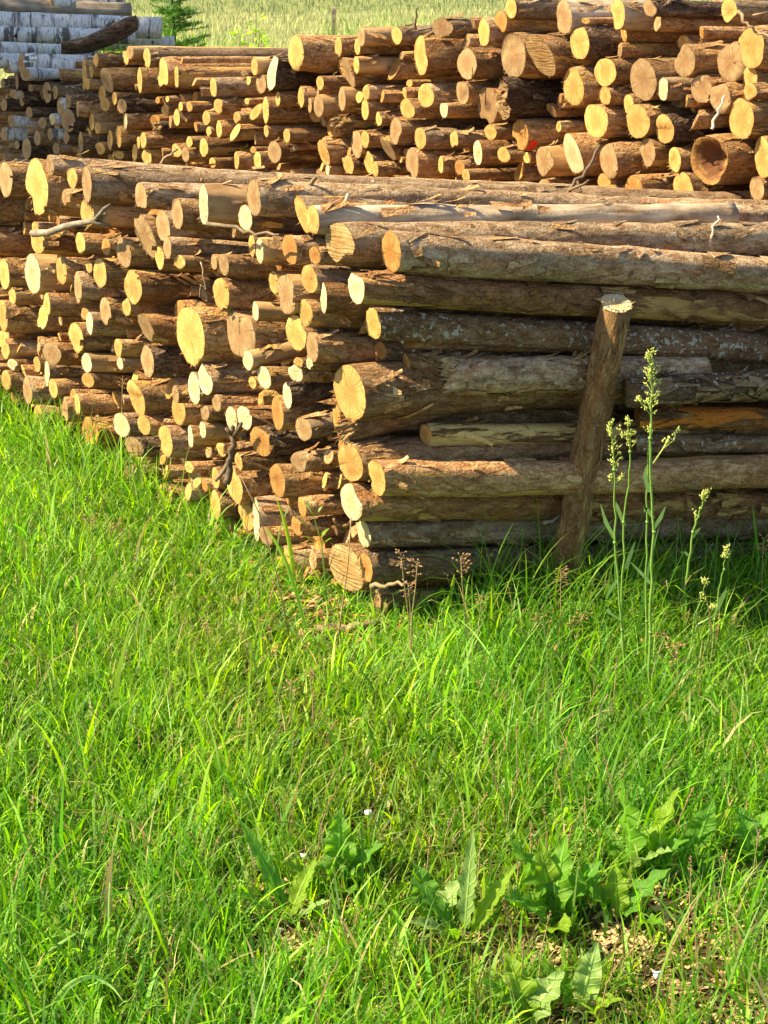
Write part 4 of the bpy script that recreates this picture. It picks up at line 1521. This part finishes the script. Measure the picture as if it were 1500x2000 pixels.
seed_stalk([(1268, 1370), (1270, 1200), (1276, 1040), (1270, 880), (1273, 760), (1268, 692)], 'tallest green seed stalk with the longest yellow head, right of the stake',
           (0.30, 42, 0.024), [[(1276, 905), (1296, 875), (1308, 852)], [(1296, 875), (1316, 860), (1322, 838)], [(1272, 800), (1254, 790), (1246, 775)]],
           [[(1276, 1032), (1290, 1010), (1300, 988)], [(1276, 1010), (1262, 990), (1258, 1000)], [(1272, 1140), (1250, 1115), (1232, 1098)], [(1268, 960), (1260, 930), (1262, 910)]], 8)
seed_stalk([(1262, 1340), (1262, 1180), (1263, 1020), (1266, 900), (1270, 830)], 'bare green stem pressed against the tallest seed stalk', (0.10, 5, 0.012), (), (), 6)
seed_stalk([(1225, 1350), (1212, 1200), (1202, 1060), (1200, 940), (1194, 822)], 'seed stalk with a slim yellow head nearest to the stake',
           (0.22, 20, 0.016), [[(1201, 945), (1212, 935), (1217, 928)], [(1200, 950), (1194, 935), (1193, 925)]],
           [[(1200, 1050), (1184, 1020), (1173, 985)], [(1212, 1210), (1190, 1195), (1185, 1185), (1184, 1190)], [(1206, 1130), (1180, 1170), (1180, 1165)]], 7)
seed_stalk([(1216, 1330), (1214, 1190), (1220, 1020), (1232, 900), (1226, 815)], 'seed stalk with a loose short head, second from the stake',
           (0.20, 16, 0.016), [[(1226, 860), (1216, 850), (1213, 838)]],
           [[(1222, 1110), (1232, 1080), (1240, 1058)], [(1220, 1025), (1206, 990), (1203, 980)]], 6)
seed_stalk([(1328, 1240), (1340, 1130), (1354, 1040), (1366, 1000), (1380, 962)], 'leaning seed stalk with a small yellow tip, on its own past the tallest stalk',
           (0.15, 12, 0.012), [[(1358, 1022), (1358, 1005), (1357, 1000)]], [[(1352, 1050), (1362, 1035), (1368, 1030)], [(1345, 1085), (1336, 1075), (1330, 1080)]], 7)
seed_stalk([(1385, 1330), (1400, 1180), (1412, 1110), (1421, 1074)], 'short seed stalk with a narrow upright head nearest the frame edge', (0.22, 12, 0.010), (), [[(1402, 1190), (1414, 1160), (1420, 1146)]], 4.5)
seed_stalk([(1340, 1330), (1358, 1200), (1374, 1160), (1378, 1135)], 'small seed stalk between the leaning one and the shortest upright one', (0.2, 8, 0.010), [[(1372, 1165), (1369, 1156)]], (), 4)
seed_stalk([(1380, 1280), (1388, 1230), (1396, 1195), (1388, 1188)], 'lowest seed stalk with a stubby head half hidden in grass', (0.25, 8, 0.010), (), [[(1396, 1200), (1410, 1165), (1420, 1146)]], 4)

def spikelet(px, py, foot_px, foot_py, label, s=1.0, lean=0.0):
    b = on_ground(foot_px, foot_py)
    o = link('spikelet_grass', None); o.location = b
    tag(o, label, 'grass stalk', 'brown flowering grass stalks')
    T = at_y(px, py, b[1] - 0.02) - b
    M = T * 0.5 + np.array([rng.normal() * .006, 0, .012])
    mb = MB(); mb.tube([np.zeros(3) - [0, 0, .01], M * 0.55, M, T * .78 + [0, 0, .006], T], [.0016, .0015, .0014, .0012, .001], 5)
    mb.build('stem', DRY, o)
    hb = MB()
    ax = Vector(T - M).normalized()
    for k in range(6):
        p = Vector(T) - ax * (0.006 * k * s)
        for j in range(3):
            a = rng.uniform(0, 6.28)
            d = Vector((cos(a), sin(a) * .6, rng.uniform(-.2, .8)))
            tip = p + d * rng.uniform(.003, .012) * s
            hb.tube([p, tip], [.0006, .0005], 4, False)
            hb.bud(tip, d, rng.uniform(.005, .010) * s, .0019 * s)
    hb.build('spikelets', BROWNSEED, o)
for a in [(815, 1098, 800, 1330, 'brown spikelet stalk in front of the lowest corner log', 1.3), (783, 1080, 805, 1320, 'brown spikelet stalk with twiggy head touching the pale dry side branch', 1.3),
          (900, 1088, 912, 1330, 'tallest brown spikelet stalk before the shaded logs', 1.5), (797, 1140, 810, 1300, 'brown spikelet head at the tip of the dry side branch', 1.2),
          (942, 1165, 925, 1310, 'small dark spikelet stalk leaning beside the tallest brown one', 1.0), (1046, 1200, 1075, 1290, 'brown spikelet stalk below the foot of the stake', 1.3),
          (1142, 1198, 1095, 1285, 'slanting brown spikelet stalk under the leaning stake', 1.4), (1096, 1112, 1090, 1290, 'straight green stem with one spikelet in front of the stake foot', 1.1),
          (1286, 1235, 1225, 1300, 'tan spikelet bending out from the base of the seed stalks', 1.5), (1318, 1258, 1312, 1390, 'stout rusty stalk with a tan head near the seed stalks', 1.6),
          (1492, 1052, 1480, 1240, 'brown spikelet stalk cut by the frame edge before the logs', 1.5), (232, 1015, 240, 1130, 'tan spikelet in the sunny slope of grass', 1.2),
          (178, 1010, 190, 1140, 'second tan spikelet in the sunny slope of grass, farther from the logs', 1.0), (570, 1330, 560, 1440, 'tan spikelet stalk in the open grass under the corner', 1.2),
          (606, 1310, 612, 1430, 'short tan spikelet beside the one under the corner', 0.9), (405, 1215, 410, 1340, 'tan spikelet stalk in the middle of the sunny grass', 1.1),
          (240, 740, 232, 930, 'slender green ear of grass standing against the log ends', 1.0), (418, 870, 428, 985, 'thin bristly ear of grass before the torn branch pieces', 0.8)]:
    spikelet(*a)

# seed heads of the meadow grasses, scattered and past counting
sh, ss = MB(), MB()
for _ in range(150):
    px, py = rng.uniform(0, 1500), rng.uniform(900, 2000)
    p = on_ground(px, py)
    if in_stack(p[0], p[1], -0.05): continue
    hgt = rng.uniform(.09, .17); a = rng.uniform(0, 6.28); dx, dy = .03 * cos(a), .03 * sin(a)
    Tp = Vector(p) + Vector((dx, dy, hgt))
    ss.tube([Vector(p), Vector(p) + Vector((dx * .3, dy * .3, hgt * .6)), Tp], [.0011, .001, .0007], 4, False)
    ax = Vector((dx, dy, hgt * .5)).normalized()
    for k in range(int(rng.integers(5, 11))):
        q = Tp - ax * (.005 * k)
        sh.bud(q, ax + Vector(rng.normal(size=3)) * .45, rng.uniform(.005, .010), .0016)
hd = sh.build('seed_heads', BROWNSEED, None, False); tag(hd, 'tan seed heads of meadow grass scattered through the sunny grass', 'seed heads', None, 'stuff')
hd2 = ss.build('seed_stems', DRY, hd, False); hd2['kind'] = 'stuff'

def stem(pts, label, w, mat, name='dry_stalk', cat='stalk'):
    b = on_ground(*pts[0])
    mb = MB()
    P = [at_y(px, py, b[1] - .01 * i) for i, (px, py) in enumerate(pts)]
    mb.tube(P, [w * (1 - .5 * i / len(P)) for i in range(len(P))], 5)
    tag(mb.build(name, mat), label, cat)
stem([(655, 1290), (668, 1190), (680, 1100), (686, 1010)], 'thin straight stalk rising in front of the round saw-grooved end', .0021, DRY)
stem([(770, 1150), (800, 1060), (835, 950), (868, 868)], 'long hair-thin dry stalk slanting up to the peeled yellow pole', .0013, DRY)
stem([(575, 1290), (540, 1120), (505, 1000), (470, 930)], 'thin bent stalk crossing the torn split yellow end', .0018, DRY)

def wide_blade(pts, label, w, m):
    b = on_ground(*pts[0])
    P = [at_y(px, py, b[1] - .02 * i) for i, (px, py) in enumerate(pts)]
    P = [Vector(p) for p in P]
    Q = []
    for i in range(len(P) - 1):
        p0 = P[max(i - 1, 0)]; p1 = P[i]; p2 = P[i + 1]; p3 = P[min(i + 2, len(P) - 1)]
        for k in range(5):
            t = k / 5
            Q.append(0.5 * ((2 * p1) + (p2 - p0) * t + (2 * p0 - 5 * p1 + 4 * p2 - p3) * t * t + (3 * p1 - p0 - 3 * p2 + p3) * t ** 3))
    Q.append(P[-1])
    V = []
    n = len(Q)
    for i, q in enumerate(Q):
        d = (Q[min(i + 1, n - 1)] - Q[max(i - 1, 0)]).normalized()
        sd = d.cross(Vector((0.1, 1, 0.35))).normalized()
        ww = w * float(np.interp(i / (n - 1), [0, .3, .7, 1], [.7, 1, .8, .05]))
        bk = Vector((0, 1, .3)) * ww * .4
        V += [q - sd * ww, q + bk, q + sd * ww]
    F = []
    for i in range(n - 1):
        for k in range(2): F.append((3 * i + k, 3 * i + k + 1, 3 * i + k + 4, 3 * i + k + 3))
    tag(link('grass_blade', mesh('grass_blade', V, F), [LEAF[m]]), label, 'grass blade', 'broad single blades of grass')
wide_blade([(575, 1150), (568, 1080), (556, 1020), (538, 968)], 'broad green blade arched over the dark gap by the torn split end', .006, 1)
wide_blade([(610, 1270), (570, 1130), (545, 1070), (520, 1030)], 'dark green blade crossing the torn split yellow end', .005, 0)
wide_blade([(282, 905), (284, 860), (285, 825)], 'single yellow-green blade before the drooping yellow end', .0075, 1)
wide_blade([(100, 1975), (130, 1930), (175, 1908), (215, 1925), (240, 1955)], 'broad pale blade arching over in the bottom corner of grass', .0065, 2)
wide_blade([(860, 1215), (880, 1160), (888, 1120)], 'flat bright blade with upright tip before the shaded logs', .0055, 1)
wide_blade([(830, 1190), (850, 1170), (866, 1150), (868, 1175)], 'folded bright blade beside the flat upright one', .0055, 1)
wide_blade([(745, 1200), (765, 1165), (795, 1150), (815, 1160)], 'blade bowed low over the grass by the tan corner end', .004, 2)
wide_blade([(300, 770), (290, 745), (262, 712), (235, 730)], 'pale arched blade hanging before the brown log ends', .004, 2)
wide_blade([(1130, 1090), (1138, 1040), (1143, 1035), (1148, 1052)], 'white-tipped nodding blade in front of the stake', .004, 2)
wide_blade([(1490, 1180), (1478, 1060), (1470, 985)], 'tall blade near the frame edge before the dark logs', .004, 0)
wide_blade([(1370, 1120), (1345, 1000), (1322, 915)], 'tall dark blade leaning between the seed stalks', .0045, 0)

# taller uneven tufts leaning on the foot of the stack
tx, ty = [], []
for _ in range(52):
    q = rng.uniform(0.55, 2.4); o_ = rng.uniform(-0.16, 0.0)
    c = C0[:2] + q * np.array([-sin(ST1.b), cos(ST1.b)]) - np.array([cos(ST1.b), sin(ST1.b)]) * abs(o_)
    m = int(rng.integers(12, 34))
    tx.append(c[0] + rng.normal(size=m) * .035); ty.append(c[1] + rng.normal(size=m) * .03)
tx, ty = np.concatenate(tx), np.concatenate(ty); n = len(tx)
tf = blades('grass_tufts', np.stack([tx, ty, ground(tx, ty)], -1), rng.uniform(.10, .27, n), rng.uniform(.003, .0065, n), rng.uniform(0, 6.28, n), np.abs(rng.normal(size=n)) * .28,
            rng.uniform(.2, 1.7, n), GREEN[rng.integers(0, 5, n)] * np.exp(rng.normal(size=(n, 1)) * .25), GRASS, 6)
tag(tf, 'uneven taller grass tufts along the foot of the front stack', 'grass', None, 'stuff')

# long arching blades in the stack's shade
n = 1000
sx = rng.uniform(0.25, 1.6, n); uo = rng.uniform(-0.30, -0.02, n)
xy = np.stack([C0[0] + AH[0] * sx + ST1.B[0] * uo, C0[1] + AH[1] * sx + ST1.B[1] * uo], -1)
tint = GREEN[rng.integers(0, 5, n)] * .9
al = blades('tall_grass', np.concatenate([xy, ground(xy[:, 0], xy[:, 1])[:, None]], 1), rng.uniform(.12, .36, n), rng.uniform(.003, .0065, n),
            rng.uniform(0, 6.28, n), np.abs(rng.normal(size=n)) * .2, rng.uniform(.3, 2.3, n), tint, GRASS, 8)
tag(al, 'long arching grass blades in the shade of the front stack', 'grass', None, 'stuff')

# small leafy sprig between the log ends
b = on_ground(640, 1190)
o = link('leafy_sprig', None); o.location = b
tag(o, 'small leafy sprig growing up between the cut ends at the corner', 'sprig')
pp = [at_y(px, py, b[1] - .02) - b for px, py in ((640, 1190), (628, 1060), (612, 1005), (598, 985))]
mb = MB(); mb.tube(pp, [.002, .0017, .0013, .001], 5); mb.build('stem', STEM, o)
for (px, py, l_, az_, m) in ((605, 992, .022, 2.6, 2), (600, 1030, .045, 3.5, 2), (628, 1050, .03, .5, 1), (622, 1000, .018, .7, 2), (634, 1062, .03, -.6, 0), (612, 1060, .03, 3.6, 1)):
    q = at_y(px, py, b[1] - .03) - b
    v, f = leaf(l_, l_ * .5, .6, .5, az_, .1, 0, .1, base=q, nseg=8)
    link('leaf', leaf_mesh(v, f, 8), [LEAF[m]], o)

# fallen white petals and pale scraps
PET = NT('white_petal'); PET.base((0.78, 0.76, 0.72), 0.6)
for (px, py, s, lab) in ((720, 1605, .010, 'white petal above the crinkled weed rosette'), (596, 1690, .009, 'pale scrap on the bare soil beside a dark toothed leaf'), (546, 1836, .008, 'white scrap low in the grass under the bare spot'),
                         (1281, 1565, .011, 'white petal beside the tall wavy dock leaf'), (1276, 1920, .010, 'white chip on the bare soil near the bottom'), (655, 1898, .007, 'tiny white scrap on a grass blade near the bottom'),
                         (1442, 1672, .008, 'cream petal beside the dark leaved weed')):
    p = on_ground(px, py) + np.array([0, -0.02, .035])
    V = []
    for i in range(10):
        a = 2 * pi * i / 10
        rr = s * (1 + .2 * sin(3 * a + px))
        rr *= .75; V.append(p + np.array([rr * cos(a), rr * .6 * sin(a), rr * .7 * sin(a) + .003 * cos(2 * a)]))
    V.append(p + np.array([0, -.002, .002]))
    V += [v + np.array([0, .0015, -.001]) for v in V[:11]]
    F = [(i, (i + 1) % 10, 10) for i in range(10)] + [(11 + (i + 1) % 10, 11 + i, 21) for i in range(10)] + [(i, 11 + i, 11 + (i + 1) % 10, (i + 1) % 10) for i in range(10)]
    tag(link('petal', mesh('petal', V, F), [PET.m]), lab, 'petal', 'white scraps in the grass')

# ------------------------------------------------------------------ beyond the stacks
# field crop
n = 60000
yy = 11.5 + 26 * rng.random(n) ** 1.4; xx = rng.uniform(-1, 1, n) * (1.6 + yy * 0.30)
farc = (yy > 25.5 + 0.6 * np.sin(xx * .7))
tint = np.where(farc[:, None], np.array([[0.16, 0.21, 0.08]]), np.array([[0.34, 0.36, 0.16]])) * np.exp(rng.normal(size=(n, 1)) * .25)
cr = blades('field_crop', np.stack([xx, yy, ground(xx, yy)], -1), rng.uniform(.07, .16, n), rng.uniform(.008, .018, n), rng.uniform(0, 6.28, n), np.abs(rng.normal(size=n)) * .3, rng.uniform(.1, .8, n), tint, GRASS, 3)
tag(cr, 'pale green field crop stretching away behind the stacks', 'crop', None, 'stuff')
n = 2600
xx = rng.uniform(-1.9, 0.3, n); yy = rng.uniform(8.9, 11.5, n)
hh = np.clip(.80 + .13 * np.sin(3.3 * xx + 1) + rng.normal(size=n) * .12, .3, 1.05)
tint = GREEN[rng.integers(0, 5, n)] * 1.2
wd = blades('tall_weeds', np.stack([xx, yy, ground(xx, yy)], -1), hh, rng.uniform(.008, .02, n), rng.uniform(0, 6.28, n), np.abs(rng.normal(size=n)) * .08, rng.uniform(.1, .7, n), tint, GRASS, 5)
tag(wd, 'tall green weeds at the field edge behind the rear stack', 'weeds', None, 'stuff')

# thin pale post at the edge of the field
b = at_y(653, 62, 13.5); top = at_y(654, 12, 13.5)
mb = MB(); r_ = .018
pb = np.array([b[0], 13.5, float(ground(b[0], 13.5)) - .1])
for z0, z1, k in ((pb[2], top[2] - .02, 1.0), (top[2] - .02, top[2], .8)):
    pass
V = []
for z, k in ((pb[2], 1.0), (top[2] - .015, 1.0), (top[2], .7)):
    for sx_, sy_ in ((-1, -1), (1, -1), (1, 1), (-1, 1)): V.append((pb[0] + sx_ * r_ * k, 13.5 + sy_ * r_ * k, z))
mb.add(V, [(i * 4 + k, i * 4 + (k + 1) % 4, i * 4 + 4 + (k + 1) % 4, i * 4 + 4 + k) for i in range(2) for k in range(4)] + [(8, 9, 10, 11)])
tag(mb.build('post', BARK['s'], None, False), 'thin weathered grey post standing alone in the field behind the rear stack', 'post')

# young spruce
def spruce(px, yb, h, label):
    x0 = at_y(px, 60, yb)[0]
    b = np.array([x0, yb, float(ground(x0, yb))])
    o = link('spruce_sapling', None); o.location = b
    tag(o, label, 'tree')
    mb = MB(); mb.tube([(0, 0, -.05), (0.01, 0, h * .5), (0, 0, h)], [.016, .011, .003], 7)
    mb.build('trunk', BARK['d'], o)
    cr = MB()
    for lv in range(30):
        z = h * (.12 + .86 * lv / 29)
        ln = .36 * (1 - lv / 32) + .04
        for j in range(10):
            a = 2 * pi * j / 10 + lv * 1.3 + rng.normal() * .2
            l_ = ln * rng.uniform(.4, 1.2); z = z + rng.normal() * .015
            up = rng.uniform(-.05, .35)
            p0 = Vector((0, 0, z)); d = Vector((cos(a), sin(a), up)).normalized()
            p1 = p0 + d * l_
            cr.tube([p0, p1], [.004, .0015], 4, False)
            side = d.cross(Vector((0, 0, 1))).normalized()
            twigs = [(p0 + d * l_ * q, (d * .8 + side * sg * .7 + Vector((0, 0, rng.normal() * .15))).normalized(), l_ * .45 * (1.1 - q)) for q in (.3, .5, .7, .85) for sg in (-1, 1)] + [(p0 + d * l_ * .3, d, l_ * .7)]
            for (q, td, tl) in twigs:
                for k in range(max(6, int(tl * 190))):
                    s_ = q + td * (tl * rng.random())
                    nd = (td * .6 + Vector(rng.normal(size=3)).normalized() * .8).normalized()
                    sd = nd.cross(Vector((.3, .2, 1))).normalized() * .0032
                    e = s_ + nd * rng.uniform(.018, .034)
                    cr.add([s_ - sd, s_ + sd, e], [(0, 1, 2)])
    cr.build('crown', leaf_mat('spruce_needles', .35, .5, False, (0.10, 0.24, 0.035)), o, False)['kind'] = 'stuff'
spruce(338, 10.6, 1.42, 'young bright spruce sapling standing behind the birch logs')

def leafy_bush(px, yb, h, label, n, name='willow_shrub', spread=.12, m=1, pz=.45):
    x0 = at_y(px, 60, yb)[0]
    b = np.array([x0, yb, float(ground(x0, yb))])
    o = link(name, None); o.location = b
    tag(o, label, 'shrub')
    st, fo = MB(), MB()
    for j in range(5):
        a = rng.uniform(0, 6.28); sp = spread * rng.uniform(.3, 1)
        P = [Vector((0, 0, -.05)), Vector((cos(a) * sp * .4, sin(a) * sp * .4, h * .5)), Vector((cos(a) * sp, sin(a) * sp, h * rng.uniform(.75, 1)))]
        st.tube(P, [.008, .006, .002], 5)
        for k in range(n):
            q = rng.uniform(pz, 1) * 2
            p = P[0].lerp(P[1], q) if q < 1 else P[1].lerp(P[2], q - 1)
            d = Vector((rng.normal(), rng.normal(), rng.uniform(-.1, .9))).normalized()
            p = p + d * rng.uniform(0, .05)
            l_ = rng.uniform(.02, .045); sd = d.cross(Vector(rng.normal(size=3))).normalized() * l_ * .3
            fo.add([p, p + d * l_ * .5 - sd, p + d * l_, p + d * l_ * .5 + sd], [(0, 1, 2, 3)])
    st.build('stems', WOODY, o); fo.build('foliage', LEAF[m], o, False)['kind'] = 'stuff'
leafy_bush(492, 9.6, 1.14, 'thin yellow-green shrub shoot rising behind the rear stack', 60)
leafy_bush(440, 9.2, .86, 'low bright bush between the spruce sapling and the shrub shoot', 70, spread=.2)
leafy_bush(572, 9.8, .88, 'low weed bush with yellow flowers behind the rear stack skyline', 50, 'weed_bush', .2)

# an unseen tree, added so that its crown shades the birch stack
def shade_tree():
    c = Vector((-1.95, 9.0, .55)) + S * 6.2
    b = Vector((c.x, c.y, float(ground(c.x, c.y))))
    o = link('added_shade_tree', None); o.location = b
    tag(o, 'leafy tree added out of view to shade the birch stack', 'tree')
    mb = MB(); mb.tube([(0, 0, -.1), (.05, 0, 1.6), (0, .05, c.z + .8)], [.09, .07, .015], 9)
    cr = MB()
    for k in range(26):
        q = Vector(rng.normal(size=3)).normalized()
        mb.tube([(0, 0, c.z - 1.1 + 1.2 * rng.random()), Vector((0, 0, c.z)) + Vector((q.x * .8, q.y * .8, q.z * .8))], [.018, .005], 5, False)
    mb.build('trunk', BARK['b'], o)
    for k in range(9000):
        q = Vector(rng.normal(size=3)).normalized() * (rng.random() ** .4)
        p = Vector((0, 0, c.z - b.z)) + Vector((q.x * 1.15, q.y * 1.15, q.z * .95))
        d = Vector(rng.normal(size=3)).normalized(); sd = d.orthogonal().normalized() * .03
        cr.add([p - d * .04, p - sd, p + d * .05, p + sd], [(0, 1, 2, 3)])
    cr.build('crown', LEAF[0], o, False)['kind'] = 'stuff'
shade_tree()
